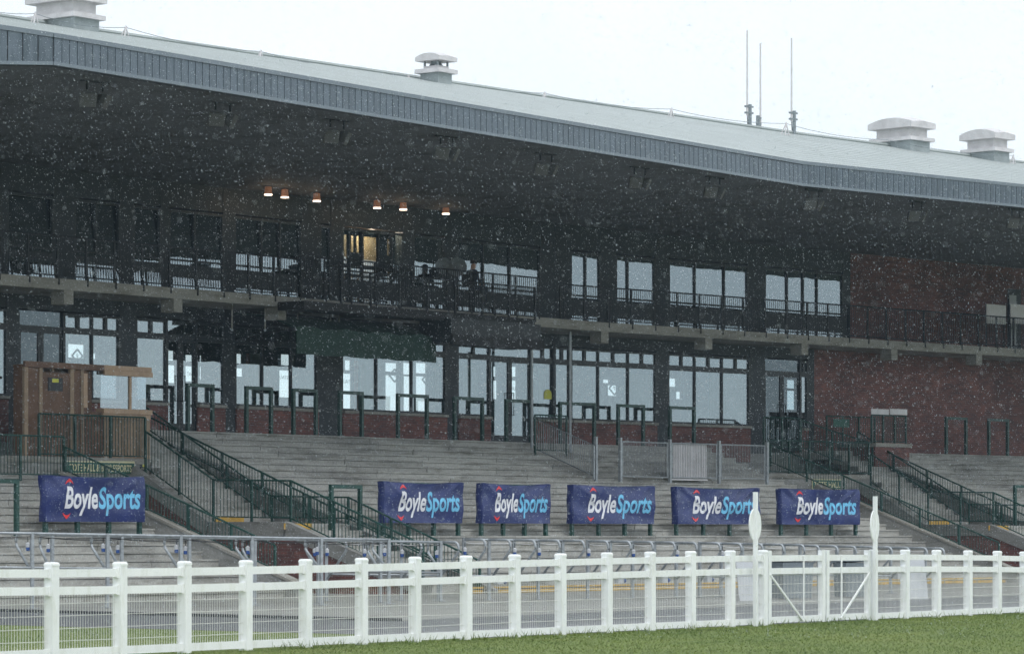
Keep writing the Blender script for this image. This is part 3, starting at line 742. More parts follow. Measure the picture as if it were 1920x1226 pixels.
# lettering on the rear windows, read from behind
def rear_text(px, py, txt, hpx, wpx):
    w = wing_at(px, -8.3); n = -8.5 + .22; o = P(px, py, w, n); d = hit(px, w, n)[1]
    s2 = sx(px + wpx, w, n) - sx(px, w, n)
    flat_text('window_lettering', txt, hpx * d / F, o, EV(w), UP, 'print_dark', GS, width=s2, bold=.01, mirror=True, nrm=NV(w))
for px, py in ((350, 704), (524, 710), (643, 718), (953, 731)): rear_text(px, py, 'RESTAURANT' if px not in (524, 643) else 'RESTAU', 7, 34 if px not in (524, 643) else 24)
def rear_diamond(px, py, r):
    w = wing_at(px, -8.3); n = -8.5 + .23; c = P(px, py, w, n); d = hit(px, w, n)[1]; k = r * d / F; e = EV(w) * (sx(px + r, w, n) - sx(px, w, n))
    m = MB(); pts = [c + UP * k * 1.2, c + e, c - UP * k * 1.2, c - e]
    for a, b in zip(pts, pts[1:] + pts[:1]): m.beam(a, b, .03, .05)
    m.build('window_emblem', 'print_dark', GS)
    flat_text('window_lettering', 'P', k * .8, c - e * .25 - UP * k * .4, EV(w), UP, 'print_dark', GS, mirror=True, nrm=NV(w), bold=.01)
for px, py, r in ((145, 667, 10), (740, 704, 10), (803, 712, 11), (1152, 728, 10)): rear_diamond(px, py, r)
# curtains, orange blinds, yellow notice
for px0, px1, y0, y1, n_, mt, nm in ((664, 671, 676, 770, -8.2, 'blind_orange', 'window_blind'), (752, 755, 680, 770, -8.2, 'curtain_cream', 'curtain'), (815, 832, 684, 760, -7, 'curtain_cream', 'curtain'), (1010, 1034, 690, 770, -6.5, 'curtain_cream', 'curtain'), (1180, 1226, 700, 780, -7.5, 'curtain_cream', 'curtain'), (1330, 1392, 706, 790, -7.5, 'curtain_cream', 'curtain'), (676, 703, 672, 762, -6.0, 'curtain_cream', 'curtain'), (468, 485, 662, 745, -6, 'curtain_cream', 'curtain'), (866, 895, 684, 762, -5.5, 'curtain_cream', 'curtain'), (264, 288, 655, 735, -6, 'curtain_cream', 'curtain'), (461, 468, 663, 682, -8.2, 'blind_orange', 'window_blind')):
    w = wing_at(px0, n_); s0, s1 = sx(px0, w, n_), sx(px1, w, n_); z0, z1 = zz(px0, y1, w, n_), zz(px0, y0, w, n_)
    m = MB(); k = max(2, int((s1 - s0) / .12))
    top = [W(w, s0 + (s1 - s0) * i / k, n_ + .05 * (i % 2), z1) for i in range(k + 1)]
    for a, b in zip(top[:-1], top[1:]): m.prism([a, b, Vector((b.x, b.y, z0)), Vector((a.x, a.y, z0))], NV(w) * .02)
    m.build(nm, mt, GS)
m = MB(); c = P(1027, 740, 'L', -.03)
m.prism([c + EV('L') * (.2 * math.cos(a)) + UP * (.17 * math.sin(a) if math.sin(a) > -.3 else -.14) for a in [i * math.pi / 8 for i in range(16)]], NV('L') * .01)
tag(m.build('yellow_sticker', 'sign_yellow', GS), 'round yellow sticker on the window beside the main doors')
# warm lit wooden door leaf and frames upstairs
dl_ = P(697, 432, 'L', -.75); cl_ = empty('ceiling_lamp', dl_, 'warm ceiling lamp inside the lit upper doorway', 'lamp')
m = MB(); m.loft([[dl_ + Vector((r_ * math.cos(k * math.pi / 8), r_ * math.sin(k * math.pi / 8), z)) for k in range(16)] for z, r_ in ((.1, .08), (.14, .12), (.22, .12))]); m.build('shade', 'lamp_copper', cl_)
m = MB(); m.loft([[dl_ + Vector((.075 * math.cos(k * math.pi / 8), .075 * math.sin(k * math.pi / 8), z)) for k in range(16)] for z in (.06, .099)]); m.build('bulb_disc', 'lamp_glow', cl_)
l = bpy.data.lights.new('ceiling_light', 'POINT'); l.energy = 110; l.color = (1, .84, .64); l.shadow_soft_size = .12
o = bpy.data.objects.new('ceiling_light', l); COL.objects.link(o); o.parent = cl_; o.location = (0, 0, 0)
for px0, px1, y0, y1 in ((681, 708, 426, 497), (643, 648, 428, 486), (657, 661, 428, 500), (726, 730, 432, 484), (667, 671, 428, 470)):
    a, b = P(px0, y1, 'L', -1.25), P(px1, y0, 'L', -1.25)
    m = MB(); m.bx(Vector((a.x, a.y, UZ0)), Vector((b.x - a.x, b.y - a.y, 0)), NV('L') * .03, UP * (UZ1 - UZ0)); m.build('wooden_leaf', 'wood_warm', GS)

# --- tables and chairs in the restaurant behind the glass
def dining(s_, n_, wh):
    o = W('L', s_, n_, ZTOP - .05); t = empty('dining_table', o, 'dark dining table inside the restaurant, %s from the kiosk side' % wh, 'table', 'restaurant tables')
    m = MB(); m.bx(o + Vector((-.4, -.4, .72)), Vector((.8, 0, 0)), Vector((0, .8, 0)), UP * .04); m.build('table_top', 'interior_floor', t)
    m = MB(); m.tube([o, o + UP * .72], .04, 6); m.build('leg', 'black_paint', t)
    m = MB(); m.bx(o + Vector((-.25, -.25, 0)), Vector((.5, 0, 0)), Vector((0, .5, 0)), UP * .03); m.build('base', 'black_paint', t)
    for sg in (-1, 1):
        c = o + Vector((sg * .62, 0, 0)); h = empty('dining_chair', c, 'dark dining chair on the %s side of the %s restaurant table from the kiosk' % ('near' if sg < 0 else 'far', wh), 'chair', 'restaurant chairs')
        m = MB(); m.bx(c + Vector((-.22, -.22, .44)), Vector((.44, 0, 0)), Vector((0, .44, 0)), UP * .05); m.build('seat', 'cloth_dark', h)
        m = MB(); m.bx(c + Vector((sg * .2 - .02, -.21, .5)), Vector((.04, 0, 0)), Vector((0, .42, 0)), UP * .45); m.build('backrest', 'cloth_dark', h)
        for a in (-.19, .16):
            for b in (-.19, .16): m = MB(); m.bx(c + Vector((a, b, 0)), Vector((.03, 0, 0)), Vector((0, .03, 0)), UP * .44); m.build('leg', 'black_paint', h)
for i, (s_, n_) in enumerate(((-16.6, -1.6), (-13.6, -2.0), (-9.4, -1.5), (-7.2, -2.4), (-5.6, -1.4), (-3.0, -1.8))): dining(s_, n_, ORD[i])

# --- dark central podium roof, awning
a0, a1 = sx(835, 'L', 3), -mitre(3)
m = MB(); m.bx(W('L', a0, 2.02, 7.05), EV('L') * (sx(1003, 'L', 3) - a0), NV('L') * 1.2, UP * .72); cb = m.build('entrance_canopy', 'black_paint', GS)
m = MB(); m.bx(W('L', a0 - .05, 3.2, 7.0), EV('L') * (sx(1003, 'L', 3) - a0 + .1), NV('L') * .12, UP * .3); m.build('canopy_edge', 'interior_dark', cb)
for pa_, pb_, lab_, mt_ in ((556, 817, 'dark green fabric awning over the middle restaurant windows', 'awning_green'),):
    s0, s1 = sx(pa_, 'L', 2.5), sx(pb_, 'L', 2.5)
    aw = empty('awning', W('L', s0, 2, 6.6), lab_, 'awning', 'awnings')
    m = MB(); cs = 26
    loops = []
    for i in range(cs + 1):
        s = s0 + (s1 - s0) * i / cs; sag = .03 * math.sin(i * .9) + .02 * math.sin(i * 2.3)
        loops.append([W('L', s, .15, 7.75), W('L', s, 1.4, 7.62 + sag * .3), W('L', s, 2.5, 7.25 + sag), W('L', s, 2.52, 6.5 + sag * .5), W('L', s, 2.49, 6.5 + sag * .5), W('L', s, 2.46, 7.21 + sag), W('L', s, 1.4, 7.58 + sag * .3), W('L', s, .15, 7.71)])
    m.loft(loops); m.build('canopy', mt_, aw)
    m = MB(); m.beam(W('L', s0, 2.44, 7.2), W('L', s1, 2.44, 7.2), .05, .05); m.build('front_bar', 'black_paint', aw)
    for u in (.02, .35, .68, .98):
        s = s0 + (s1 - s0) * u; m = MB(); m.tube([W('L', s, .1, 7.0), W('L', s, 2.45, 7.26)], .025, 6); m.build('arm', 'black_paint', aw)
# the two slim poles and small lamp boxes at the central doors
for px, y0, y1, n_, lab in ((1069, 622, 828, 1.6, 'slim pale steel pole right of the main doors'), (997, 655, 828, 1.2, 'slim pale steel pole left of the green gate panel')):
    w = wing_of(px); a = P(px, y1, w, n_); b = P(px, y0, w, n_); t = empty('pole', a, lab, 'pole')
    m = MB(); m.tube([Vector((a.x, a.y, ZTOP - .3)), Vector((a.x, a.y, min(b.z, Z_SLAB0)))], .045, 8); m.build('shaft', 'galvanised', t)
    m = MB(); m.tube([Vector((a.x, a.y, ZTOP - .3)), Vector((a.x, a.y, ZTOP - .18))], .08, 8); m.build('base_collar', 'galvanised', t)

# --- balcony railings
def balcony(px0, px1, label, n_=1.95, z=Z_SLAB1, h=1.1):
    w = wing_of((px0 + px1) / 2); a, b = W(w, sx(px0, w, n_), n_, z), W(w, sx(px1, w, n_), n_, z)
    t = railing('balcony_railing', label, [a, b], h, 'black_paint', 1.05, .1, 'balcony railings', .08, pw=.05)
    L = (b - a).length; k = max(1, round(L / 1.05)); e = EV(w)
    for i in range(k + 1):
        p = a.lerp(b, i / k) + NV(w) * .07
        q = MB(); q.tube([p + UP * .12 - NV(w) * .07, p + UP * .1, p - UP * .16], .024, 6); q.build('bracket', 'black_paint', t)
    return t
balcony(-300, 560, 'black balcony railing on the near part of the upper floor')
balcony(560, 1008, 'black balcony railing on the middle part above the awning', z=Z_SLAB1 + .1)
balcony(1050, 1590, 'black balcony railing on the upper floor in front of the bright windows')
balcony(1590, 2150, 'black balcony railing on the upper floor in front of the brick wall')
band('lower_deck', 'L', sx(570, 'L', 3.0), sx(1003, 'L', 3.0), 7.72, 7.95, 2.02, 3.0, 'interior_dark')
t_ = railing('balcony_railing', 'lower black railing on the projecting deck above the awning', [W('L', sx(640, 'L', 2.9), 2.9, 7.95), W('L', sx(1003, 'L', 2.9), 2.9, 7.95)], .95, 'black_paint', 1.3, .1, 'balcony railings', .08)
# posts under the deck beside the awning
for px in (435, 497, 558, 620, 636):
    a = P(px, 617, 'L', 1.5); t = empty('hanger_rod', a, 'thin pale hanger rod under the balcony, %s from the kiosk' % ORD[(435, 497, 558, 620, 636).index(px)], 'rod', 'hanger rods under the balcony')
    m = MB(); m.tube([a, Vector((a.x, a.y, Z_SLAB0 - .002))], .022, 6); m.build('rod', 'slab_concrete', t)
    m = MB(); m.tube([a - UP * .05, a], .04, 6); m.build('rod_end', 'steel_grey', t)
# upper door and white parapet panels at the far end
w = 'R'
a, b = P(1888, 600, w, .0), P(1912, 535, w, .0)
m = MB(); L = sx(1912, w, 0) - sx(1888, w, 0)
m.bx(W(w, sx(1888, w, 0), .021, Z_SLAB1), EV(w) * L, NV(w) * .04, UP * 2.35); df = m.build('door_frame', 'frame_dark', GS)
m = MB(); m.bx(W(w, sx(1888, w, 0) + .06, .062, Z_SLAB1 + .02), EV(w) * (L * .5), NV(w) * .03, UP * 2.1); dd = m.build('door', 'board_white', GS)
m = MB(); q = W(w, sx(1888, w, 0) + .14, .1, Z_SLAB1 + .9); m.tube([q, q + NV(w) * .08, q + NV(w) * .08 + UP * .4, q + UP * .4], .016, 6); m.build('handle', 'black_paint', dd)
for px0, px1 in ((1849, 1885), (1894, 1990)):
    s0, s1 = sx(px0, w, 1.2), sx(px1, w, 1.2); z0, z1 = zz(px0, 606, w, 1.2), zz(px0, 570, w, 1.2)
    t = empty('parapet_screen', W(w, s0, 1.2, Z_SLAB1), 'pale screen panel on the balcony %s the far upper door' % ('left of' if px0 < 1890 else 'right of'), 'screen', 'balcony screens')
    m = MB(); m.bx(W(w, s0, 1.2, z0), EV(w) * (s1 - s0), NV(w) * .03, UP * (z1 - z0)); m.build('panel', 'vent_pale', t)
    for s in (s0 + .02, s1 - .06):
        m = MB(); m.bx(W(w, s, 1.15, Z_SLAB1), EV(w) * .04, NV(w) * .04, UP * (z1 - Z_SLAB1)); m.build('post', 'black_paint', t)

# --- floodlights below the canopy edge, pendants
def floodlight(px, py, i):
    u = .16; c = None
    # sits under the soffit a short way in from the fascia
    n_ = 0
    best = None
    for d in np.linspace(60, 125, 260):
        r = ray(px); x, y = r[0] * d, r[1] * d
        z = EYE + (HY - py) * d / F
        if z > 11.3: best = d; break
    c = D(px, py, best); t = empty('floodlight', c, 'twin floodlight under the roof soffit, %s from the near end' % ORD[i], 'floodlight', 'floodlights under the roof')
    e = Vector((1, -.05, 0)).normalized(); nn = Vector((-.05, -1, 0)).normalized()
    m = MB(); m.beam(c - e * .42 + UP * .42, c + e * .42 + UP * .42, .06, .06); m.build('bar', 'black_paint', t)
    for s in (-1, 1):
        q = c + e * .24 * s
        m = MB(); m.tube([q + UP * .42, q + UP * .2], .025, 6); m.build('stem', 'black_paint', t)
        m = MB(); tl = Matrix.Rotation(.5 * s, 4, 'Z') @ Matrix.Rotation(.45, 4, 'X')
        ax, ay, az = (tl @ Vector((1, 0, 0))), (tl @ Vector((0, 1, 0))), (tl @ Vector((0, 0, 1)))
        def rr(w_, h_, y_): return [q + ax * (sx_ * w_) + az * (sz_ * h_) + ay * y_ for sx_, sz_ in ((-1, -1), (1, -1), (1, 1), (-1, 1))]
        m.loft([rr(.1, .08, .16), rr(.17, .14, .02), rr(.2, .165, -.1)]); hd = m.build('head', 'flood_grey', t)
        m = MB(); m.loft([rr(.18, .145, -.101), rr(.18, .145, -.11)]); m.build('lens', 'flood_grey', hd)
for i, (px, py) in enumerate(((178, 187), (418, 224), (632, 256), (838, 287), (1024, 317), (1200, 342), (1340, 360), (1526, 383), (1720, 404), (1905, 418))): floodlight(px, py, i)
def pendant(px, py, i):
    n_ = 1.0; c = P(px, py, 'L', n_)
    t = empty('pendant_lamp', c, 'glowing copper pendant lamp under the roof, %s of six from the near side' % ORD[i], 'lamp', 'pendant lamps')
    m = MB(); lo = []
    for z, r in ((0, .11), (.06, .108), (.065, .09), (.075, .09), (.08, .106), (.13, .103), (.135, .088), (.145, .088), (.15, .1), (.2, .095), (.21, .05), (.22, .02)):
        lo.append([c + Vector((r * math.cos(k * math.pi / 8), r * math.sin(k * math.pi / 8), z)) for k in range(16)])
    m.loft(lo); m.build('shade', 'lamp_shade', t)
    m = MB(); m.loft([[c + Vector((.115 * math.cos(k * math.pi / 8), .115 * math.sin(k * math.pi / 8), z)) for k in range(16)] for z in (-.035, -.002)]); m.build('bulb_disc', 'lamp_glow', t)
    m = MB(); m.tube([c + UP * .2, Vector((c.x, c.y, 11.3))], .012, 5); m.build('cord', 'cable_black', t)
    for k in range(3):  # rings model the stacked ghost reflections above the lamp, not lamp parts
        m = MB(); m.tube([c + UP * (.3 + .09 * k), c + UP * (.315 + .09 * k)], .09 - .015 * k, 10); m.build('ghost_ring', 'lamp_copper', t)
    l = bpy.data.lights.new('pendant_light', 'POINT'); l.energy = 3; l.color = (1, .72, .45); l.shadow_soft_size = .1
    o = bpy.data.objects.new('pendant_light', l); COL.objects.link(o); o.parent = t; o.location = (0, 0, -.15)
for i, (px, py) in enumerate(((503, 364), (534, 369), (594, 376), (707, 389), (756, 392), (836, 400))): pendant(px, py, i)

# ------------------------------------------------------------------ on the roof
def rbox(c, e, n, le, ln, z0, z1):
    return MB().bx(c - e * le / 2 - n * ln / 2 + UP * z0, e * le, n * ln, UP * (z1 - z0))
def vent(px, py, w, n_, le, ln, hb, label, fan=False):
    near = P(px, py, w, n_); e, nv = EV(w), NV(w)
    c = near + e * le / 2 - nv * ln / 2; c.z = near.z
    t = empty('roof_vent', c, label, 'roof vent', 'roof vents')
    rbox(c, e, nv, le, ln, -.9, hb).build('curb', 'vent_grey', t)
    rbox(c, e, nv, le + .26, ln + .26, hb, hb + .13).build('flange', 'vent_pale', t)
    top = hb + .13
    if fan:
        rbox(c, e, nv, le * .8, ln * .8, top, top + .1).build('upper_curb', 'vent_pale', t)
        m = MB(); m.loft([[c + Vector((r * math.cos(k * math.pi / 8), r * math.sin(k * math.pi / 8), z)) for k in range(16)] for z, r in ((top + .1, .2), (top + .13, .22), (top + .2, .16), (top + .26, .16))]); m.build('fan', 'steel_grey', t)
        for a, b in ((-1, -1), (1, -1), (1, 1), (-1, 1)):
            q = c + e * le * .36 * a + nv * ln * .36 * b
            m = MB(); m.beam(q + UP * (top + .08), q + UP * (top + .27), .05, .05); m.build('strut', 'steel_grey', t)
        ch = top + .25; ov = .12
    else:
        rbox(c, e, nv, le * .9, ln * .9, top, top + .34).build('neck', 'vent_pale', t)
        ch = top + .34; ov = .16
    m = MB(); K = 9; loops = []
    for i in range(K + 1):                                        # cap, arched along its length
        u = -1 + 2 * i / K; arch = .22 * (1 - u * u)
        q = c + nv * u * (ln / 2 + ov)
        a, b = q - e * (le / 2 + ov), q + e * (le / 2 + ov)
        kk = .62 if fan else 1.0; loops.append([a + UP * ch, b + UP * ch, b + UP * (ch + (.2 + arch * .8) * kk), q + UP * (ch + (.25 + arch) * kk), a + UP * (ch + (.2 + arch * .8) * kk)])
    m.loft(loops); m.build('cap', 'vent_pale', t)
vent(138, 60, 'L', -1.9, 1.0, 1.6, .42, 'large pale box vent on the roof at the near end')
vent(822, 172, 'L', -.9, .66, .72, .6, 'small roof vent with open fan under a domed cap', True)
vent(1707, 288, 'R', -2.0, 1.15, 1.7, .5, 'pale box vent with curved cap, left of the pair at the far end')
vent(1864, 304, 'R', -1.9, .95, 1.35, .42, 'smaller pale box vent with curved cap, right of the pair at the far end')
def antenna(px, ytop, yclamp, ybase, i, side):
    w = 'R'; n_ = -2.9; b = P(px + side * 4, ybase, w, n_); e = EV(w); dz = lambda y: zz(px, y, w, n_)
    lab = ['tall thin antenna mast on the roof ridge, nearest of the three', 'shorter thin antenna mast, middle of the three on the ridge', 'thin antenna mast, farthest of the three on the ridge'][i]
    t = empty('antenna', b, lab, 'antenna', 'antennas on the roof ridge')
    m = MB(); m.tube([Vector((b.x, b.y, RZ - .3)), Vector((b.x, b.y, dz(yclamp) + .08))], .07, 8); m.build('stub_pole', 'steel_grey', t)
    q = b - e * (.14 * side)
    m = MB(); m.tube([Vector((q.x, q.y, dz(yclamp) - .3)), Vector((q.x, q.y, dz(yclamp) + .15)), Vector((q.x, q.y, dz(ytop)))], [.045, .036, .03], 8); m.build('mast', 'vent_pale', t)
    for k in (0, .22):
        m = MB(); z = dz(yclamp) - k; m.beam(Vector((q.x, q.y, z)) - e * .1, Vector((b.x, b.y, z)) + e * .14, .1, .06); m.build('clamp', 'steel_grey', t)
    m = MB(); m.tube([Vector((q.x, q.y, dz(yclamp) - .3)), Vector((q.x + .03, q.y, RZ + .1))], .014, 5); m.build('cable', 'cable_black', t)
antenna(1402, 58, 200, 234, 0, 1); antenna(1425, 82, 222, 236, 1, -1); antenna(1485, 72, 212, 247, 2, 1)
AF = [(-80, 2, 30), (66, 26, 52), (236, 52, 73), (489, 97, 117), (766, 143, 164), (1021, 175, 196), (1259, 205, 225), (1474, 232, 251), (1660, 262, 280), (1900, 292, 310)]
tops = []
for i, (px, y0, y1) in enumerate(AF):
    w = wing_of(px); n_ = -1.6; a = P(px, y0, w, n_); b = P(px, y1, w, n_); h = a.z - b.z; e, nv = EV(w), NV(w)
    if px != 1660 and px > -50:
        t = empty('anchor_stand', b, 'small steel A-frame anchor on the roof, %s from the near end' % ORD[i - 1], 'anchor', 'roof safety line anchors')
        for s in (-1, 1):
            for q in ((-1, 1) if s < 0 else (0,)):
                m = MB(); m.tube([b + e * .2 * s + nv * .12 * q - UP * .12, a], .022, 5); m.build('leg', 'vent_pale', t)
        m = MB(); m.tube([a + e * .05, a + UP * .05, a - e * .05, a - UP * .04], .014, 5, closed=True); m.build('eye', 'vent_pale', t)
        m = MB(); m.beam(b - e * .24 - UP * .03, b + e * .24 - UP * .03, .06, .02); m.build('foot_plate', 'vent_pale', t)
    tops.append(a)
m = MB(); pts = []
for a, b in zip(tops[:-1], tops[1:]):
    for k in range(8): u = k / 8; pts.append(a.lerp(b, u) - UP * (.5 * u * (1 - u)))
m.tube(pts + [tops[-1]], .009, 4)
tag(m.build('safety_cable', 'steel_grey'), 'thin steel safety cable strung along the roof ridge', 'cable')

# ------------------------------------------------------------------ timber kiosk on the near podium
NK = 2.98; PZ = 3.46
def ks(px): return sx(px, 'L', NK)
kz = lambda px, py: zz(px, py, 'L', NK)
ZR = kz(155, 681.5) - .15
KI = empty('kiosk', W('L', ks(26), NK - .8, PZ), 'brown timber kiosk with glazed counter beside the tote hall stairs', 'kiosk')
def kb(name, px0, px1, z0, z1, mat, d=.05, n1=NK, par=None):
    m = MB(); m.bx(W('L', ks(px0), n1 - d, z0), EV('L') * (ks(px1) - ks(px0)), NV('L') * d, UP * (z1 - z0)); return m.build(name, mat, par or KI)
ZC = kz(235, 767); ZH = ZR - .12
for a, b, n1 in ((52, 74, NK - .02), (139, 164, NK - .02), (164, 194, NK - .03)): kb('wall_panel', a, b, PZ + .01, ZR - .02 if b < 165 else ZC - .1, 'plywood', .04, n1)
dr = kb('door', 80, 132, PZ + .01, ZR - .12, 'plywood', .05, NK - .01)
m = MB(); m.beam(W('L', ks(127), NK + .02, PZ + .95), W('L', ks(127), NK + .02, PZ + 1.1), .03, .04); m.build('handle', 'steel_grey', dr)
pl = kb('notice_board', 90, 117, kz(103, 733), kz(103, 708), 'sign_black', .02, NK + .015)
kb('notice_emblem', 97, 109, kz(103, 717), kz(103, 710), 'sign_yellow', .006, NK + .022)
for a, b in ((46, 53), (74, 80), (132, 139), (152, 157), (243, 247)): kb('corner_post', a, b, PZ, ZR if b < 240 else ZH, 'timber_pale' if b > 240 else 'timber_slat', .08, NK)
kb('window_post', 157, 164, ZC, ZH + .02, 'timber_pale', .09, NK + .005)
kb('roof_board', 46, 194, ZR - .01, ZR + .14, 'plywood', .08, NK + .03)
rb = kb('roof_board', 194, 284, ZH, ZH + .13, 'timber_pale', .06, NK + .05); kb('roof_board', 194, 283, ZH + .135, ZH + .26, 'timber_pale', .06, NK + .03)
kb('counter_board', 192, 283, ZC - .13, ZC, 'timber_pale', .3, NK + .06); kb('counter_board', 192, 281, ZC - .25, ZC - .135, 'timber_pale', .06, NK + .03)
px = 196
while px < 281:
    kb('slat', px, px + 8.2, PZ + .1, ZC - .25, 'timber_slat', .03, NK - .01); px += 8.6
kb('base_board', 194, 281, PZ, PZ + .095, 'timber_pale', .05, NK + .01)
kb('screen', 190, 275, ZC + .01, ZH, 'clear_screen', .01, NK - .03)
m = MB(); m.bx(W('L', ks(275), NK - .4, ZC + .01), EV('L') * .01, NV('L') * .36, UP * (ZH - ZC - .01)); m.build('screen', 'clear_screen', KI)
for a in (46, 100, 150, 200, 250):
    m = MB(); m.bx(W('L', ks(a) + .02, NK - .39, ZR - .09), EV('L') * .06, NV('L') * .34, UP * .085); m.build('roof_joist', 'timber_slat', KI)
m = MB(); m.bx(W('L', ks(46), NK - .42, ZR + .0), EV('L') * (ks(283) - ks(46)), NV('L') * .38, UP * .06); m.build('roof', 'plywood', KI)
m = MB(); m.bx(W('L', ks(46), NK - .4, PZ), EV('L') * (ks(190) - ks(46)), NV('L') * .05, UP * (ZR - PZ)); m.build('rear_wall', 'plywood', KI)
m = MB(); m.bx(W('L', ks(46) + .01, NK - .34, PZ), EV('L') * .05, NV('L') * .25, UP * (ZR - PZ)); m.build('side_wall', 'plywood', KI)

# ------------------------------------------------------------------ crush barriers and banners
def barrier(w, s0, s1, n_, z, h, label, group, nposts=2, sz=.095):
    t = empty('crush_barrier', W(w, (s0 + s1) / 2, n_, z), label, 'barrier', group)
    for i in range(nposts):
        s = s0 + (s1 - s0) * i / (nposts - 1)
        m = MB(); m.beam(W(w, s, n_, z - .02), W(w, s, n_, z + h - sz), sz, sz, NV(w)); m.build('post', 'green_paint', t)
        m = MB(); m.bx(W(w, s - .09, n_ - .09, z), EV(w) * .18, NV(w) * .18, UP * .012); m.build('base_plate', 'green_paint', t)
    m = MB(); m.beam(W(w, s0 - sz / 2, n_, z + h - sz / 2), W(w, s1 + sz / 2, n_, z + h - sz / 2), sz, sz); m.build('top_bar', 'green_paint', t)
    return t
UB = [(348, 402), (458, 512), (546, 596), (633, 682), (742, 804), (848, 908), (945, 1000), (1046, 1118), (1155, 1210), (1252, 1305), (1770, 1815), (1850, 1893)]
for i, (a, b) in enumerate(UB):
    n_ = .72; w = wing_at((a + b) / 2, n_)
    lab = 'dark green hoop barrier on the top step, %s along from the kiosk' % ORD[i] if a < 1500 else 'dark green hoop barrier before the brick wall, %s of the two' % ('nearer' if a < 1800 else 'farther')
    barrier(w, sx(a + 4, w, n_), sx(b - 4, w, n_), n_, ZTOP, 1.33, lab, 'green barriers on the top step')
NBR = 9.0; ZB = zstep(8); HB = 1.385
for a, b, lab in ((-32, 31, 'bare green hoop barrier at the near edge beside the first banner'), (621, 675, 'bare green hoop barrier between the stair railing and the banners'), (1903, 1965, 'bare green hoop barrier low on the far terrace')):
    n_ = NBR if a < 1000 else 8.0; w = wing_at((a + b) / 2, n_); barrier(w, sx(a, w, n_), sx(b, w, n_), n_, ZB if a < 1000 else zstep(10), 1.3, lab, 'bare barriers on the lower terrace')
BV, BF = text_geo('Boyle', 1.0, .026, .2, None, .1); SV, SF = text_geo('Sports', 1.0, .026, .2, None, .1)
CHEV = [(-.5, -.5), (-.32, .0), (-.05, .42), (.05, .45), (.3, .1), (.5, -.42), (.32, -.22), (.08, -.08), (-.15, -.14)]
def banner(w, s0, s1, lab, blab, seed):
    r = random.Random(seed); n_ = NBR; L = s1 - s0; ins = .05
    barrier(w, s0 + ins, s1 - ins, n_, ZB, HB, blab, 'banner-covered barriers on the lower terrace', 4)
    H = 1.07; zb = ZB + HB - H + .02
    org = W(w, s0 - .03, n_ + .07, zb); e, nv = EV(w), NV(w)
    t = empty('banner', W(w, (s0 + s1) / 2, n_, zb), lab, 'banner', 'blue banners hung on the barriers')
    ph = [r.uniform(0, 6.28) for _ in range(8)]; am = [r.uniform(.5, 1.2) for _ in range(5)]
    def wr(u, v):                                    # cloth relief: u, v in 0..1
        sag = .022 * am[0] * math.sin(math.pi * min(1, max(0, u))) * v ** 3
        d = (.026 * am[1] * math.sin(7 * u + 5 * v * (1 if ph[0] > 3 else -1) + ph[1]) * (.35 + .65 * v) + .015 * am[2] * math.sin(19 * u - 9 * v + ph[2]) * v + .018 * am[3] * math.sin(4 * u + 9 * v + ph[3]))
        for c0, k0, a0 in ((.06, .45, 1), (.94, -.5, .8), (.3 + .04 * ph[4], .25 * (ph[5] - 3) / 3, .6), (.6 + .03 * ph[6], -.3, .5)):   # creases running down from the ties
            x_ = (u - c0 - k0 * (1 - v)) / .026; d += .05 * a0 * am[4] * math.exp(-x_ * x_) * v ** .7
        return d, sag
    def pos(u, v, lift=0.0):
        d, sag = wr(u, v); return org + e * ((L + .06) * u) + UP * (H * v - sag * 2.2) + nv * (.035 + d + lift)
    NU, NVv = 44, 20; m = MB()
    for j in range(NVv + 1):
        for i in range(NU + 1): m.v.append(pos(i / NU, j / NVv))
    for j in range(NVv):
        for i in range(NU): m.f.append((j * (NU + 1) + i, j * (NU + 1) + i + 1, (j + 1) * (NU + 1) + i + 1, (j + 1) * (NU + 1) + i))
    cl = m.build('cloth', 'banner_blue', t, smooth=True, recalc=False)
    m = MB(); K = 12                                    # returns wrapped round the ends and over the top bar
    for u, sg in ((0, -1), (1, 1)):
        b0 = len(m.v)
        for j in range(K + 1):
            v = j / K; p = pos(u, v); bl = .05 * math.sin(math.pi * v) * (1.2 if sg < 0 else .3)
            m.v += [p, p - nv * .1 + e * sg * (.01 + bl), p - nv * .22 + e * sg * .005]
        for j in range(K):
            for q in range(2): m.f.append((b0 + j * 3 + q, b0 + j * 3 + q + 1, b0 + (j + 1) * 3 + q + 1, b0 + (j + 1) * 3 + q))
    b0 = len(m.v)
    for i in range(NU + 1): p = pos(i / NU, 1); m.v += [p, p + UP * .02 - nv * .09, p - nv * .2]
    for i in range(NU):
        for q in range(2): m.f.append((b0 + i * 3 + q, b0 + i * 3 + q + 1, b0 + (i + 1) * 3 + q + 1, b0 + (i + 1) * 3 + q))
    m.build('wrapped_edge', 'banner_blue', t, smooth=True, recalc=False)
    def put(V, FF, u0, u1, vb, vh, mat, nm):
        m = MB(); xm = V[:, 0].max()
        m.v = [pos(u0 + (u1 - u0) * x / xm, vb + vh * y, .007) for x, y in V]; m.f = FF; m.build(nm, mat, cl, recalc=False)
    put(BV, BF, .18, .52, .305, .49, 'print_white', 'lettering'); put(SV, SF, .524, .95, .305, .49, 'print_cyan', 'lettering')
    for cu, cv, sg in ((.225, .895, 1), (.205, .13, -1)):
        m = MB(); m.v = [pos(cu + .085 * x, cv + .15 * y * sg, .007) for x, y in CHEV]; m.v.append(pos(cu, cv + .1 * sg * .3, .007)); n = len(CHEV)
        m.f = [(i, (i + 1) % n, n) for i in range(n)]; m.build('chevron', 'print_red', cl, recalc=False)
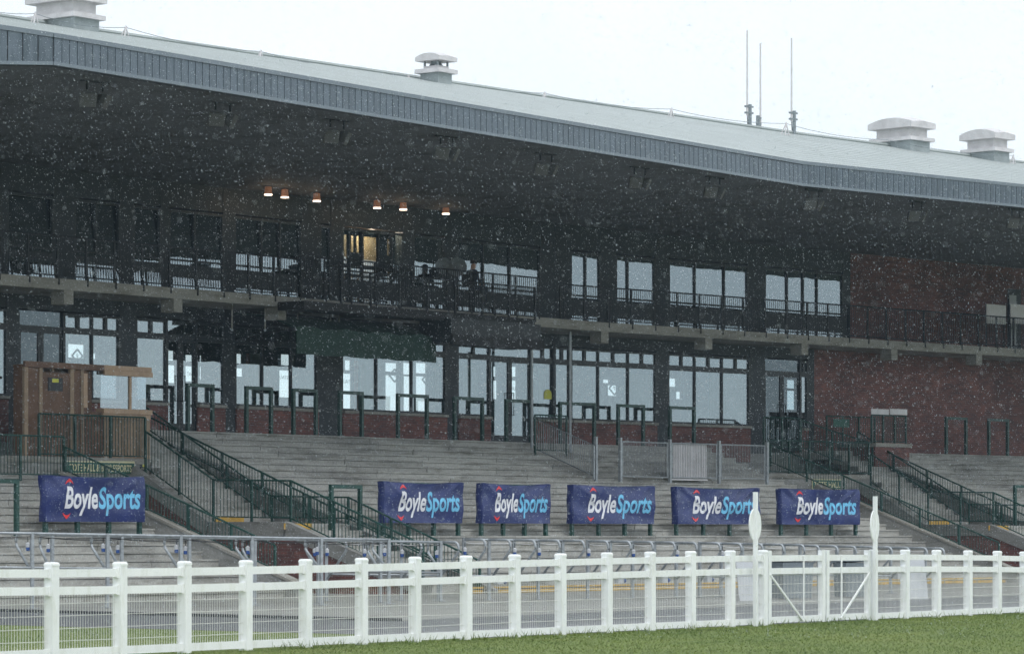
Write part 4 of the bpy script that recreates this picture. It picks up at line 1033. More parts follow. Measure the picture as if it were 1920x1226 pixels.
BN = [(82, 264, 'blue sports banner nearest the camera, below the kiosk and tote hall sign', 'green four-post barrier under the banner nearest the kiosk'),
      (716, 861, 'blue sports banner, first of the five on the long terrace', 'green four-post barrier under the first banner of five'),
      (900, 1025, 'blue sports banner, narrowest, second of the five on the long terrace', 'green four-post barrier under the second banner of five'),
      (1070, 1221, 'blue sports banner, middle one of the five on the long terrace', 'green four-post barrier under the middle banner of five'),
      (1266, 1418, 'blue sports banner partly behind the left finish post disc', 'green four-post barrier under the fourth banner of five'),
      (1462, 1606, 'blue sports banner farthest along, below the short tote hall sign', 'green four-post barrier under the farthest banner')]
for i, (a, b, l1, l2) in enumerate(BN):
    w = wing_at((a + b) / 2, NBR); banner(w, sx(a, w, NBR), sx(b, w, NBR), l1, l2, 11 + i)

# ------------------------------------------------------------------ galvanised fence panels on the terrace
n_ = 4.35; zb = zstep(17)
def tp_(px, dn=0.0, z=0.0): w_ = wing_at(px, n_); return W(w_, sx(px, w_, n_), n_ + dn, zb + z)
t = empty('terrace_fence', tp_(1163), 'galvanised steel fence panels standing midway up the long terrace', 'fence')
pp = [1117, 1163, 1256, 1348, 1438]
for p in pp:
    m = MB(); m.beam(tp_(p, 0, -.02), tp_(p, 0, 1.36), .09, .09, NV('L')); m.build('post', 'galvanised', t)
for a, b in zip(pp[1:-1], pp[2:]):
    p0, p1 = tp_(a), tp_(b); e = (p1 - p0).normalized(); p0 = p0 + e * .12; p1 = p1 - e * .12; m = MB()
    for q in (p0, p1): m.tube([q + UP * .18, q + UP * 1.24], .022, 6)
    for z in (.18, 1.24): m.tube([p0 + UP * z, p1 + UP * z], .022, 6)
    fr = m.build('panel_frame', 'galvanised', t)
    m = MB(); k = int((p1 - p0).length / .075)
    for i in range(1, k): q = p0.lerp(p1, i / k); m.tube([q + UP * .18, q + UP * 1.24], .0075, 4)
    o = m.build('panel_bars', 'galvanised', fr); o['kind'] = 'stuff'
p0, p1 = tp_(1264, -.07), tp_(1328, -.07); e = (p1 - p0).normalized(); nv = Vector((e.y, -e.x, 0)); L_ = (p1 - p0).length
bs = empty('backing_sheet', p0, 'pale ribbed sheet behind the middle terrace fence panel', 'board')
m = MB(); m.bx(p0 + UP * .14, e * L_, nv * .02, UP * 1.1); sh = m.build('sheet', 'vent_pale', bs)
m = MB(); m.bx(p0 - e * .1 + UP * .1, e * (L_ + .1), nv * .05, UP * .04); m.build('foot_rail', 'vent_pale', bs)
for i in range(15):
    m = MB(); m.bx(p0 + e * (L_ * (i + .5) / 15 - .018) + nv * .02 + UP * .15, e * .036, nv * .012, UP * 1.08); m.build('rib', 'vent_pale', sh)
q0, q1 = W('L', sx(1003, 'L', 1.75), 1.75, zstep(22) + .12), tp_(1113, 0, .15)
railing('railing', 'grey sloping guard rail running down the steps to the terrace fence', [q0, q1], .95, 'galvanised', 5, .1, bottom=.03, topr=.014)
w = 'R'
railing('railing', 'green gate-like railing panel beside the main doors', [W('L', sx(1003, 'L', 2.0), 2.0, zstep(21) + .2), W('L', sx(1062, 'L', 2.0), 2.0, zstep(21) + .2)], 1.15, 'green_paint', 1.6, .13, bottom=.08)
# far stairwell surroundings: door railings, brick pier, screens
railing('railing', 'dark railing in front of the far glass doors', [W(w, sx(1432, w, 1.4), 1.4, ZTOP), W(w, sx(1500, w, 1.4), 1.4, ZTOP)], 1.05, 'green_paint', 1.0, .11, bottom=.08)
s_ = sx(1640, w, 2.6)
railing('railing', 'dark handrail sloping from the far doors towards the stairwell', [W(w, sx(1502, w, 1.4), 1.4, ZTOP), W(w, sx(1560, w, 1.7), 1.7, ZTOP - .35), W(w, sx(1636, w, 2.4), 2.4, PZ + .1)], 1.0, 'green_paint', 1.6, .12, bottom=.08)
s0, s1 = sx(1641, w, 2.5), sx(1705, w, 2.5)
pr = empty('brick_pier', W(w, s0, 2.5, 2.5), 'low brick pier with concrete cap beside the far stairwell', 'pier')
m = MB(); m.bx(W(w, s0, .9, 2.6), EV(w) * (s1 - s0), NV(w) * 1.6, UP * (zz(1670, 838, w, 2.5) - 2.6)); m.build('brickwork', 'brick', pr, uv='R')
m = MB(); zc_ = zz(1670, 838, w, 2.5); m.bx(W(w, s0 - .06, .85, zc_), EV(w) * (s1 - s0 + .12), NV(w) * 1.72, UP * .13); m.build('cap', 'slab_concrete', pr)
railing('railing', 'dark railing panel on top of the low brick pier', [W(w, s0, 2.35, zc_ + .13), W(w, s1, 2.35, zc_ + .13)], .95, 'green_paint', .6, .1, bottom=.06)
railing('railing', 'dark railing panel with a small plate beside the brick pier', [W(w, sx(1550, w, 1.2), 1.2, zc_ + .1), W(w, sx(1640, w, 1.2), 1.2, zc_ + .1)], .95, 'green_paint', 1.0, .12, bottom=.06)
m = MB(); a = P(1562, 800, w, 1.25); m.bx(a, EV(w) * .85, NV(w) * .02, UP * .27); tag(m.build('notice_plate', 'sign_green'), 'small dark blank plate on the railing by the brick wall', 'sign')
for a_, b_, lb in ((1633, 1666, 'pale panel above the pier railing, left half'), (1668, 1700, 'pale panel above the pier railing, right half')):
    q = P(a_, 777, w, 2.2); m = MB(); m.bx(q, EV(w) * (sx(b_, w, 2.2) - sx(a_, w, 2.2)), NV(w) * .025, UP * .2); tag(m.build('wind_screen', 'vent_pale'), lb, 'screen', 'pale wind screens by the pier')

# ------------------------------------------------------------------ betting rails in front of the terrace
def bend(p0, corner1, corner2, p1, r=.09, k=4):
    pts = [p0]
    for c, a, b in ((corner1, p0, corner2), (corner2, corner1, p1)):
        d0, d1 = (a - c).normalized(), (b - c).normalized(); L = min(r, (a - c).length * .45, (b - c).length * .45)
        for i in range(k + 1):
            u = i / k; pts.append((c + d0 * L) * (1 - u) ** 2 + c * 2 * u * (1 - u) + (c + d1 * L) * u * u)
    return pts + [p1]
def socket(t, p, sc=1.0):
    def rg(z, r): r *= .85; z *= .85; return [p + Vector((r * math.cos(k * math.pi / 4), r * math.sin(k * math.pi / 4), z)) for k in range(8)]
    m = MB(); m.loft([rg(0, .05), rg(.09, .055), rg(.1, .03), rg(.12, .016)]); s = m.build('socket', 'socket_white', t)
    m = MB(); m.loft([rg(-.085, .036), rg(-.07, .046), rg(-.001, .046)]); m.build('socket_cover', 'socket_blue', s)
    m = MB(); m.loft([rg(.121, .009), rg(.24, .009)]); m.build('socket_lead', 'cable_black', s)
def rail_row(label, A, B, n, h0, h1, hook_dir, hook, low, sk, floor_boxes=(), hook_every=1):
    t = empty('betting_rail', A, label, 'rail', 'galvanised betting ring rails')
    e = (B - A).normalized(); hd = Vector(hook_dir).normalized()
    tp = []
    for i in range(n):
        u = i / (n - 1); p = A.lerp(B, u); h = h0 + (h1 - h0) * u; tp.append(p + UP * h)
        m = MB(); m.beam(p, p + UP * (h + .03), .062, .062, e); m.build('post', 'galvanised', t)
        m = MB(); m.bx(p - e * .09 - hd * .09 + UP * .013, e * .18, hd * .18, UP * .012); m.build('base_plate', 'galvanised', t)
        tpn = p + UP * h
        m = MB(); m.tube(bend(tpn, tpn + hd * hook, tpn + hd * (hook + .05) - UP * .2, p + hd * .03 + UP * (low - .1), .2), .029, 8); m.build('hook_arm', 'galvanised', t, smooth=True)
        if i in sk: socket(t, p + hd * .07 - e * .04 + UP * (h - .27))
        if i in floor_boxes:
            q = p + e * .12 - UP * 0 + UP * .36
            m = MB(); m.bx(q, e * .16, hd * .12, UP * .14); fb = m.build('power_box', 'socket_white', t)
            m = MB(); m.tube([q + e * .2 + UP * .1, q + e * .32 + UP * .04], [.045, .05], 8); m.build('power_plug', 'socket_blue', fb)
    m = MB(); m.tube(tp, .027, 8); m.build('top_rail', 'galvanised', t, smooth=True)
    m = MB(); m.tube([p - UP * (h0 - low) for p in tp], .022, 8); m.build('lower_rail', 'galvanised', t, smooth=True)
    m = MB(); c = []
    for a, b in zip(tp[:-1], tp[1:]):
        for k in range(5): u = k / 5; c.append(a.lerp(b, u) - UP * (.06 + .12 * u * (1 - u)))
    m.tube(c + [tp[-1] - UP * .06], .008, 4); m.build('cable', 'cable_black' if h0 > 1.45 else 'cable_white', t)
    return t
def GP(px, d): r = ray(px); return Vector((r[0] * d, r[1] * d, .01))
A_, B_ = GP(-85, 67.2), GP(729, 73.0)
rail_row('galvanised betting rail, front row nearest the track on the near side', A_, B_, 7, 1.52, 1.36, (0, 1, 0), .42, .85, (1, 2, 3, 4, 5, 6), (2, 4))
A_, B_ = GP(98, 69.5), GP(826, 75.8)
rail_row('galvanised betting rail, second row just behind the near one', A_, B_, 7, 1.46, 1.3, (.1, 1, 0), .36, .8, (0, 1, 2, 3, 4, 6), (5,))
A_, B_ = GP(612, 76.5), GP(822, 77.3)
rail_row('short galvanised betting rail with hooks facing the track, behind the middle fence bays', A_, B_, 4, 1.34, 1.3, (0, -1, 0), .55, .6, (0, 1, 2))
A_, B_ = GP(870, 77.2), GP(1055, 78.6)
rail_row('galvanised betting rail of five posts, first of the far row', A_, B_, 5, 1.36, 1.33, (0, -1, 0), .58, .55, (0, 2, 3), (1,))
A_, B_ = GP(1102, 79.0), GP(1268, 80.6)
rail_row('galvanised betting rail of five posts, second of the far row', A_, B_, 5, 1.32, 1.28, (0, -1, 0), .55, .55, (0, 2, 4), (1, 3))
A_, B_ = GP(1312, 81.0), GP(1470, 83.0)
rail_row('galvanised betting rail of five posts, third of the far row before the gate', A_, B_, 5, 1.27, 1.22, (0, -1, 0), .55, .5, (1,), (0, 2))
A_, B_ = GP(1500, 83.4), GP(1735, 87.0)
rail_row('galvanised betting rail of eight posts at the far end beyond the gate', A_, B_, 8, 1.2, 1.12, (0, -1, 0), .52, .5, (), (0, 3, 5))
# bins and leaning boards seen through the fence
for px, d, wd_, h, lab in ((1456, 79, .85, .93, 'grey waste bin behind the left gate leaf'), (1574, 81, .6, .9, 'grey waste bin behind the right gate leaf')):
    p = GP(px, d); e = Vector((.93, -.36, 0)).normalized(); nv = Vector((e.y, -e.x, 0)); t = empty('bin', p, lab, 'bin', 'grey bins behind the gate')
    m = MB(); lo = []
    for z, k in ((0.02, .92), (h * .9, 1.0)): lo.append([p + e * (wd_ * .5 + wd_ * .5 * k * a) + nv * .25 * k * b + UP * z for a, b in ((-1, -1), (1, -1), (1, 1), (-1, 1))])
    m.loft(lo); m.build('body', 'bin_grey', t)
    m = MB(); m.prism([p - e * .03 - nv * .28 + UP * h * .9, p + e * (wd_ + .03) - nv * .28 + UP * h * .9, p + e * (wd_ + .03) + nv * .28 + UP * (h * .94), p - e * .03 + nv * .28 + UP * (h * .94)], UP * .06); m.build('lid', 'bin_grey', t)
for px, d, wd_, h, lab in ((1386, 77, .55, .86, 'white board leaning behind the fence left of the gate'), (1703, 79, .5, .9, 'white board leaning behind the fence right of the gate')):
    p = GP(px, d); e = Vector((.85, -.52, 0)).normalized(); nv = Vector((e.y, -e.x, 0)); t = empty('leaning_board', p, lab, 'board', 'white boards behind the fence')
    m = MB(); m.prism([p, p + e * wd_, p + e * wd_ - nv * .2 + UP * h, p - nv * .2 + UP * h], nv * .025); m.build('panel', 'board_white', t)
    m = MB(); m.beam(p + e * wd_ * .5 - nv * .55, p + e * wd_ * .5 - nv * .16 + UP * h * .8, .04, .04); m.build('prop', 'timber_slat', t)

# ------------------------------------------------------------------ white fence, gate, finish posts
FP = [-31, 97, 225, 346, 461, 573, 678, 778, 874, 965, 1051, 1138, 1219, 1295, 1369, 1430]
FP2 = [1637, 1697, 1756, 1815, 1870, 1920, 1968]
TOPY = np.polyfit([97, 225, 346, 461, 573, 678, 778, 874, 965, 1051, 1138, 1219, 1295, 1369, 1540, 1635, 1755, 1815, 1918], [1053, 1052.8, 1051, 1049.4, 1046.8, 1044.4, 1043.4, 1040.7, 1039.4, 1037.4, 1036, 1033.4, 1031, 1029.5, 1030, 1030, 1031, 1031, 1033], 4)
def ftop_z(px): return EYE - (float(np.polyval(TOPY, px)) - HY) * fdepth(px) / F
PW = .128
def fence_post(t, px, ztop, name='post', wd_=PW):
    p = fpt(px); a = FD * wd_ / 2; b = FN * wd_ / 2; m = MB()
    def ring(k, z): return [p + a * (sa_ * k) + b * (sb_ * k) + UP * z for sa_, sb_ in ((-1, -1), (1, -1), (1, 1), (-1, 1))]
    m.loft([ring(1, -.05), ring(1, ztop - .05)]); po = m.build(name, 'white_plastic', t)
    m = MB(); m.loft([ring(1.06, ztop - .05), ring(1.06, ztop - .025), ring(.9, ztop - .005), ring(.6, ztop)]); m.build('post_cap', 'white_plastic', po)
def fence_bay(t, px0, px1, wires=True, rails=True, mesh_bot=.12):
    p, q = fpt(px0), fpt(px1); z0, z1 = ftop_z(px0), ftop_z(px1)
    p = p + FD * PW * .35; q = q - FD * PW * .35
    for k, (off, hh) in enumerate(((.135, .098), (.345, .098))):
        m = MB(); m.beam(p + UP * (z0 - off) , q + UP * (z1 - off), .05, hh); m.build('rail', 'white_plastic', t)
        for pt, zt, sg in ((p, z0, 1), (q, z1, -1)):
            m = MB(); m.beam(pt + UP * (zt - off) , pt + FD * sg * .055 + UP * (zt - off), .07, hh + .02); m.build('rail_socket', 'white_plastic', t)
    m = MB(); m.beam(p + UP * .075, q + UP * .075, .05, .098); m.build('rail', 'white_plastic', t)
    mesh_panel(t, p, q, .125, min(z0, z1) - .38)
def mesh_panel(t, p, q, zlo, zhi):
    L = (q - p).length; m = MB(); k = int(L / .05); off = -FN * .012
    for i in range(1, k): c = p.lerp(q, i / k) + off; m.bx(c - FD * .0029 - FN * .002 + UP * zlo, FD * .0058, FN * .004, UP * (zhi - zlo + rng.uniform(-.004, .006)))
    z = zlo + .09
    while z < zhi:
        m.beam(p + off + UP * (z + rng.uniform(-.004, .004)) + FN * .004, q + off + UP * (z + rng.uniform(-.004, .004)) + FN * .004, .006, .0075); z += .15
    o = m.build('mesh_panel', 'mesh_wire', t); o['kind'] = 'stuff'
def fence(pxs, label):
    t = empty('rail_fence', fpt(pxs[0]), label, 'fence', 'white track fence sections')
    for px in pxs: fence_post(t, px, ftop_z(px))
    for a, b in zip(pxs[:-1], pxs[1:]): fence_bay(t, a, b)
    return t
fence(FP, 'long white post and rail fence with wire mesh, left of the gate')
fence(FP2, 'white post and rail fence with wire mesh, right of the gate')
def gate_leaf(px0, px1, pbar, dia, label):
    t = empty('gate_leaf', fpt(px0), label, 'gate', 'white double gate')
    p, q = fpt(px0), fpt(px1); z0, z1 = ftop_z(px0) - .02, ftop_z(px1) - .02
    for off, hh in ((.12, .1), (.33, .1)):
        m = MB(); m.beam(p + UP * (z0 - off), q + UP * (z1 - off), .05, hh); m.build('rail', 'white_plastic', t)
    m = MB(); m.beam(p + UP * .085, q + UP * .085, .05, .1); m.build('rail', 'white_plastic', t)
    for pt, zt, sg in ((p, z0, 1), (q, z1, -1)):
        m = MB(); m.beam(pt + FD * sg * .05 + UP * .02, pt + FD * sg * .05 + UP * (zt + .01), .09, .1, FD); m.build('stile', 'white_plastic', t)
    b = fpt(pbar) + FN * .04; m = MB(); m.tube([b + UP * .04, b + UP * (z0 - .08)], .016, 6); m.build('upright_bar', 'white_plastic', t)
    a_, c_ = fpt(dia[0]) + FN * .045, fpt(dia[1]) + FN * .045
    m = MB(); m.beam(a_ + UP * (z0 - .38), c_ + UP * .06, .022, .034); m.build('diagonal_brace', 'white_plastic', t)
    mesh_panel(t, p, q, .13, z0 - .36)
    return t
gate_leaf(1437, 1543, 1503, (1439, 1501), 'white mesh gate leaf left of the centre stile, brace falling to the right')
gate_leaf(1546, 1629, 1574, (1627, 1572), 'white mesh gate leaf right of the centre stile, brace rising to the right')
for px, yt, dy0, dy1, wpx, lab in ((1416.5, 922, 952, 1015, 26, 'white finish post with round disc, at the left side of the gate'), (1641, 930, 955, 1016, 22, 'white finish post with round disc, at the right side of the gate')):
    r = ray(px); d = fdepth(px) - .35; b = Vector((r[0] * d, r[1] * d, 0)); zt = EYE + (HY - yt) * d / F
    t = empty('finish_post', b, lab, 'finish post', 'finish posts')
    m = MB(); m.beam(b - UP * .05, b + UP * zt, .062, .062, FD); m.build('pole', 'white_plastic', t)
    R = (dy1 - dy0) / 2 * d / F; zc = EYE + (HY - (dy0 + dy1) / 2) * d / F
    la = wpx / (dy1 - dy0); u = Vector((rt[0] * la + fw[0] * math.sqrt(1 - la * la), rt[1] * la + fw[1] * math.sqrt(1 - la * la), 0)); nn = Vector((u.y, -u.x, 0))
    if nn.dot(Vector((fw[0], fw[1], 0))) > 0: nn = -nn
    c = b + Vector((fw[0], fw[1], 0)) * .075 + UP * zc
    m = MB(); K = 32
    def rg(rr, o): return [c + u * rr * math.cos(2 * math.pi * k / K) + UP * rr * math.sin(2 * math.pi * k / K) + nn * o for k in range(K)]
    m.loft([rg(R * .985, -.012), rg(R, -.008), rg(R, .004), rg(R * .985, .008)]); m.build('disc', 'white_plastic', t)
    m = MB(); m.beam(b + UP * zc, c, .05, .08); m.build('disc_bracket', 'white_plastic', t)

# ------------------------------------------------------------------ people
def person(loc, yaw, label, seated=False, cloth='cloth_dark', H=1.75):
    k = H / 1.75
    if not seated:
        J = [(0, 0, .95), (0, 0, 1.15), (0, .01, 1.36), (0, .01, 1.47), (0, -.01, 1.56), (0, -.015, 1.68),
             (.17, 0, 1.4), (.24, .03, 1.14), (.22, -.12, .92), (-.17, 0, 1.4), (-.24, .03, 1.14), (-.2, -.14, .95),
             (.09, 0, .9), (.1, -.02, .5), (.1, .03, .08), (.11, -.12, .03), (-.09, 0, .9), (-.11, .02, .5), (-.12, .05, .08), (-.13, -.1, .03)]
    else:
        J = [(0, 0, .48), (0, .03, .7), (0, .02, .93), (0, 0, 1.04), (0, -.03, 1.12), (0, -.05, 1.24),
             (.18, .02, .97), (.23, -.05, .72), (.12, -.3, .66), (-.18, .02, .97), (-.23, -.05, .72), (-.12, -.3, .66),
             (.1, -.05, .48), (.12, -.45, .5), (.12, -.45, .08), (.12, -.6, .03), (-.1, -.05, .48), (-.12, -.45, .5), (-.12, -.42, .08), (-.12, -.57, .03)]
    R_ = [.15, .15, .165, .06, .085, .09, .075, .05, .035, .075, .05, .035, .09, .062, .042, .04, .09, .062, .042, .04]
    Ed = [(0, 1), (1, 2), (2, 3), (3, 4), (4, 5), (2, 6), (6, 7), (7, 8), (2, 9), (9, 10), (10, 11), (0, 12), (12, 13), (13, 14), (14, 15), (0, 16), (16, 17), (17, 18), (18, 19)]
    me = bpy.data.meshes.new('person'); me.from_pydata([tuple(c * k for c in j) for j in J], Ed, [])
    o = bpy.data.objects.new('person', me); COL.objects.link(o)
    o.modifiers.new('skin', 'SKIN'); sm = o.modifiers.new('sub', 'SUBSURF'); sm.levels = 2; sm.render_levels = 2
    for v, r in zip(me.skin_vertices[0].data, R_): v.radius = (r * k, r * k * (.75 if r > .12 else 1)); v.use_root = False
    me.skin_vertices[0].data[0].use_root = True
    dg = bpy.context.evaluated_depsgraph_get(); nm = bpy.data.meshes.new_from_object(o.evaluated_get(dg)); bpy.data.objects.remove(o)
    nm.materials.clear(); nm.materials.append(MATS[cloth]); nm.materials.append(MATS['skin'])
    zn = J[3][2] * k
    for p in nm.polygons:
        c = p.center; p.use_smooth = True
        if c.z > zn: p.material_index = 1
        for h in (8, 11):
            if (c - Vector(J[h]) * k).length < .07: p.material_index = 1
    o = bpy.data.objects.new('person', nm); COL.objects.link(o); o.location = loc; o.rotation_euler = (0, 0, yaw)
    hd = Vector(J[5]) * k
    m = MB(); lo = []
    for i in range(7):
        a = i / 6 * math.pi * .55; lo.append([hd + Vector((.1 * math.sin(a + .02) * math.cos(q * math.pi / 6), .02 + .11 * math.sin(a + .02) * math.sin(q * math.pi / 6), .005 + .105 * math.cos(a))) for q in range(12)])
    m.loft(lo); hr = m.build('hair', 'hair_dark', None, smooth=True); hr.parent = o
    m = MB(); m.loft([[hd + Vector((x * s, -.095 - y, z)) for x, z in ((-.012, -.035), (.012, -.035), (.006, .02), (-.006, .02))] for s, y in ((1, 0), (.5, .022))]); ns = m.build('nose', 'skin'); ns.parent = o
    for s in (-1, 1):
        m = MB(); m.loft([[hd + Vector((s * .034 + .012 * math.cos(q * math.pi / 4), -.092 - y, .012 + .008 * math.sin(q * math.pi / 4))) for q in range(8)] for y in (0, .006)]); e_ = m.build('eye', 'cloth_dark'); e_.parent = o
        for hnd in ((8,) if s > 0 else (11,)):
            hp = Vector(J[hnd]) * k; m = MB()
            for f in range(4): m.tube([hp + Vector((-.03 + .02 * f, -.02, -.02)), hp + Vector((-.032 + .021 * f, -.06, -.05)), hp + Vector((-.03 + .02 * f, -.065 - .004 * (1 - abs(f - 1.5)), -.09))], .009, 5)
            m.tube([hp + Vector((-.035 * s, -.01, -.01)), hp + Vector((-.06 * s, -.045, -.04))], .01, 5)
            fg = m.build('fingers', 'skin'); fg.parent = o
    tag(o, label, 'person')
    return o
person(W('L', sx(462, 'L', -.75), -.75, ZTOP - .04), math.radians(70), 'person in dark clothing standing inside the restaurant window behind the hoop barriers', H=1.82)
SEAT = W('L', sx(886, 'L', .9), .9, Z_SLAB1 + .35)
person(SEAT, math.radians(75), 'person in dark clothing seated on the balcony in front of a bright window', True, 'cloth_navy')
ch = empty('chair', SEAT, 'dark chair under the seated person on the balcony', 'chair')
def rb_(nm, a, b, c, d_): m = MB(); m.bx(SEAT + Vector(a), Vector((b, 0, 0)), Vector((0, c, 0)), UP * d_); m.build(nm, 'black_paint', ch)
rb_('seat', (-.24, -.24, .37), .48, .48, .04); rb_('backrest', (-.24, -.24, .5), .04, .48, .4)
for a in (-.24, .2):
    for b in (-.24, .2): rb_('leg', (a, b, -.35), .04, .04, .72)
# round dish heads on stands and a monitor table on the balcony
for px, py, r, lab in ((832, 499, .26, 'dark round dish on a stand beside the balcony door, nearer one'), (857, 501, .3, 'dark round dish on a stand beside the balcony door, farther one')):
    c = P(px, py, 'L', 1.2); t = empty('dish', Vector((c.x, c.y, Z_SLAB1)), lab, 'dish', 'dishes on the balcony')
    ax = Vector((-.8, -.55, .25)).normalized(); u = ax.cross(UP).normalized(); v = u.cross(ax); m = MB()
    m.loft([[c + ax * o + u * rr * math.cos(k * math.pi / 9) + v * rr * math.sin(k * math.pi / 9) for k in range(18)] for o, rr in ((-.12, .05), (-.09, r * .6), (0, r), (.015, r), (-.06, r * .6), (-.08, .04))], cap=True); m.build('bowl', 'bin_grey', t)
    m = MB(); m.tube([Vector((c.x, c.y, Z_SLAB1)), c - ax * .1], .025, 6); m.build('stand', 'black_paint', t)
    m = MB(); m.tube([c - ax * .05, c + ax * .35 - v * .1], .012, 5); m.build('feed_arm', 'black_paint', t)
tb = P(690, 500, 'L', 1.0); t = empty('balcony_table', Vector((tb.x, tb.y, Z_SLAB1)), 'dark high table with equipment on the balcony by the lit doorway', 'table')
m = MB(); m.bx(Vector((tb.x - 1.6, tb.y - .3, Z_SLAB1 + 1.12)), Vector((3.4, 0, 0)), Vector((0, .6, 0)), UP * .05); m.build('table_top', 'black_paint', t)
for x in (-1.5, 1.7):
    for y in (-.25, .2): m = MB(); m.beam(Vector((tb.x + x, tb.y + y, Z_SLAB1)), Vector((tb.x + x, tb.y + y, Z_SLAB1 + 1.12)), .06, .06); m.build('leg', 'black_paint', t)
for px, wd_, lab in ((668, .5, 'dark laptop screen on the balcony table, nearer one'), (722, .65, 'dark laptop screen on the balcony table, farther one')):
    p = P(px, 496, 'L', 1.0); p.z = Z_SLAB1 + 1.17; t2 = empty('laptop', p, lab, 'laptop', 'laptops on the balcony table')
    m = MB(); m.bx(p + Vector((-wd_ / 2, -.15, 0)), Vector((wd_, 0, 0)), Vector((0, .3, 0)), UP * .02); m.build('base', 'black_paint', t2)
    m = MB(); m.prism([p + Vector((-wd_ / 2, .1, .02)), p + Vector((wd_ / 2, .1, .02)), p + Vector((wd_ / 2, -.02, .38)), p + Vector((-wd_ / 2, -.02, .38))], Vector((0, .02, 0))); m.build('screen', 'black_paint', t2)

# ------------------------------------------------------------------ turf blades and rain
def blades(n, region, name, label):
    V = np.zeros((n, 3, 3)); k = 0; P0 = region(n)
    h = rng.uniform(.012, .032, n); an = rng.uniform(0, 6.283, n); wd_ = rng.uniform(.003, .006, n); le = rng.normal(0, .025, (n, 2))
    V[:, 0, 0] = P0[:, 0] - np.cos(an) * wd_; V[:, 0, 1] = P0[:, 1] - np.sin(an) * wd_
    V[:, 1, 0] = P0[:, 0] + np.cos(an) * wd_; V[:, 1, 1] = P0[:, 1] + np.sin(an) * wd_
    V[:, 2, 0] = P0[:, 0] + le[:, 0]; V[:, 2, 1] = P0[:, 1] + le[:, 1]; V[:, 2, 2] = h
    me = bpy.data.meshes.new(name); me.vertices.add(3 * n); me.vertices.foreach_set('co', V.reshape(-1).astype(np.float32))
    me.loops.add(3 * n); me.loops.foreach_set('vertex_index', np.arange(3 * n, dtype=np.int32)); me.polygons.add(n)
    me.polygons.foreach_set('loop_start', np.arange(0, 3 * n, 3, dtype=np.int32)); me.update(calc_edges=True); me.validate()
    me.materials.append(MATS['grass_blade']); o = bpy.data.objects.new(name, me); COL.objects.link(o); tag(o, label, 'grass', kind='stuff')
def reg_front(n):
    x = rng.uniform(24, 72, n); y = fence_y(x) - .12 - rng.uniform(0, 1, n) ** 1.3 * 13; return np.stack([x, y], 1)
def reg_back(n):
    x = rng.uniform(24, 39.0, n); y = fence_y(x) + .1 + rng.uniform(0, 1, n) * 18; return np.stack([x, y], 1)
blades(230000, reg_front, 'grass', 'short mown turf of the track in front of the fence')
blades(80000, reg_back, 'grass', 'strip of short grass behind the fence at the near end')
# long tufts and dead straw along the foot of the fence
m = MB()
for i in range(700):
    px = rng.uniform(500, 1900); p = fpt(px) + FN * rng.uniform(.02, .22); a = rng.uniform(0, 6.28); h = rng.uniform(.04, .13)
    q = Vector((math.cos(a), math.sin(a), 0)) * .008; tip = p + Vector((rng.normal(0, .05), rng.normal(0, .05), h)); m.v += [p - q, p + q, tip]; k = len(m.v); m.f.append((k - 3, k - 2, k - 1))
tag(m.build('weeds', 'grass_blade', recalc=False), 'straggling grass tufts along the foot of the white fence', 'weeds', kind='stuff')

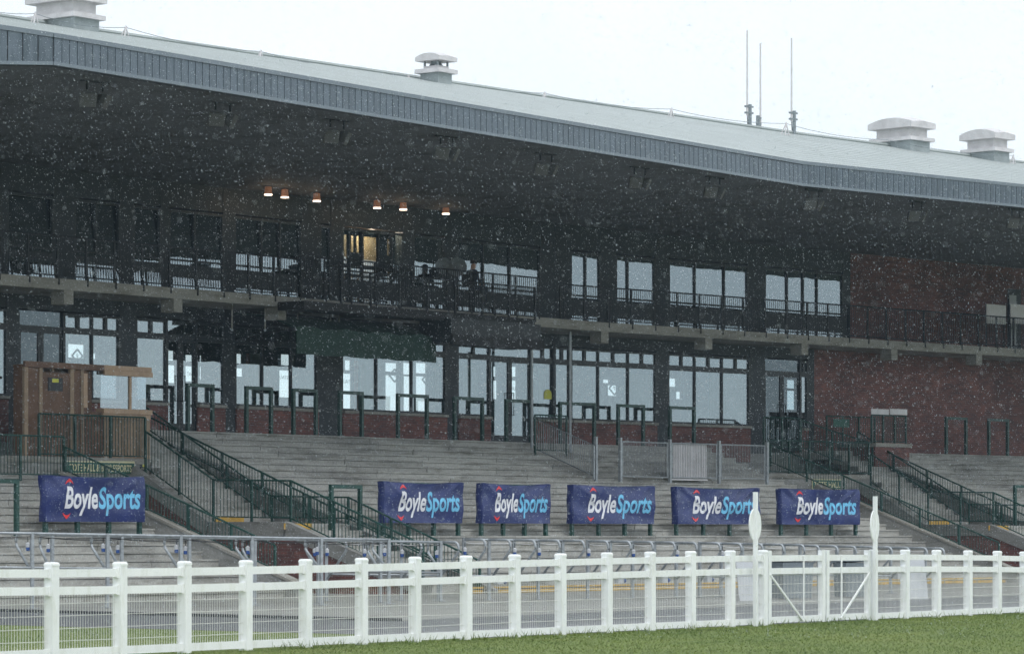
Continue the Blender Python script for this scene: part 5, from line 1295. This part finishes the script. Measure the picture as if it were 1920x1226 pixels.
def rain(n):
    r_ = np.random.default_rng(3)
    N = n * 4; d = np.where(r_.uniform(0, 1, N) < .08, r_.uniform(10, 40, N), 40 + 56 * r_.uniform(0, 1, N) ** .8)
    lat = r_.uniform(-.185, .185, len(d)); el = r_.uniform(-.03, .18, len(d))
    x = d * (fw[0] + lat * rt[0]); y = d * (fw[1] + lat * rt[1]); z = EYE + el * d
    ok = (y < 56) & (z > .05); x, y, z, d = x[ok][:n], y[ok][:n], z[ok][:n], d[ok][:n]; n = len(x)
    s = r_.gamma(1.5, .6, n).clip(.3, 2.6) * np.where(d < 40, .0010 + .0000325 * d, .0028)
    base = np.array([(0, 0, 1), (0, 0, -1), (1, 0, 0), (-.5, .87, 0), (-.5, -.87, 0)], float)
    fall = np.array([.5, -.2, -1.0]); fall /= np.linalg.norm(fall)
    V = np.zeros((n, 4, 3)); ln = r_.uniform(1.4, 3.2, n)
    V[:, 0] = -fall * (s * ln)[:, None]
    for k in (1, 2, 3): V[:, k] = base[k + 1] * (1.1 * s)[:, None]
    V += np.stack([x, y, z], 1)[:, None, :]
    T = np.array([(0, 1, 2), (0, 2, 3), (0, 3, 1), (1, 3, 2)], dtype=np.int32)
    I = (T[None] + (np.arange(n, dtype=np.int32) * 4)[:, None, None]).reshape(-1)
    me = bpy.data.meshes.new('rain'); me.vertices.add(4 * n); me.vertices.foreach_set('co', V.reshape(-1).astype(np.float32))
    me.loops.add(len(I)); me.loops.foreach_set('vertex_index', I); me.polygons.add(len(I) // 3); me.polygons.foreach_set('loop_start', np.arange(0, len(I), 3, dtype=np.int32))
    me.update(calc_edges=True); me.validate(); me.materials.append(MATS['rain_drop'])
    for p in me.polygons: pass
    o = bpy.data.objects.new('rain', me); COL.objects.link(o); tag(o, 'pale raindrops falling between the track and the stand', 'rain', kind='stuff')
rain(260000)

# ------------------------------------------------------------------ thin rain haze
m = MB(); m.bx((-40, -40, -1), Vector((260, 0, 0)), Vector((0, 180, 0)), UP * 24)
hz = m.build('haze', 'rain_drop'); hz.data.materials.clear()
hm = bpy.data.materials.new('haze_air'); hm.use_nodes = True; hn = hm.node_tree
for n in list(hn.nodes): hn.nodes.remove(n)
pv = hn.nodes.new('ShaderNodeVolumePrincipled'); pv.inputs['Color'].default_value = (.62, .83, 1, 1); pv.inputs['Density'].default_value = 0.00028
ho = hn.nodes.new('ShaderNodeOutputMaterial'); hn.links.new(pv.outputs[0], ho.inputs['Volume'])
hz.data.materials.append(hm); tag(hz, 'thin pale rain haze hanging in the air', 'haze', kind='stuff')
S.cycles.volume_bounces = 0
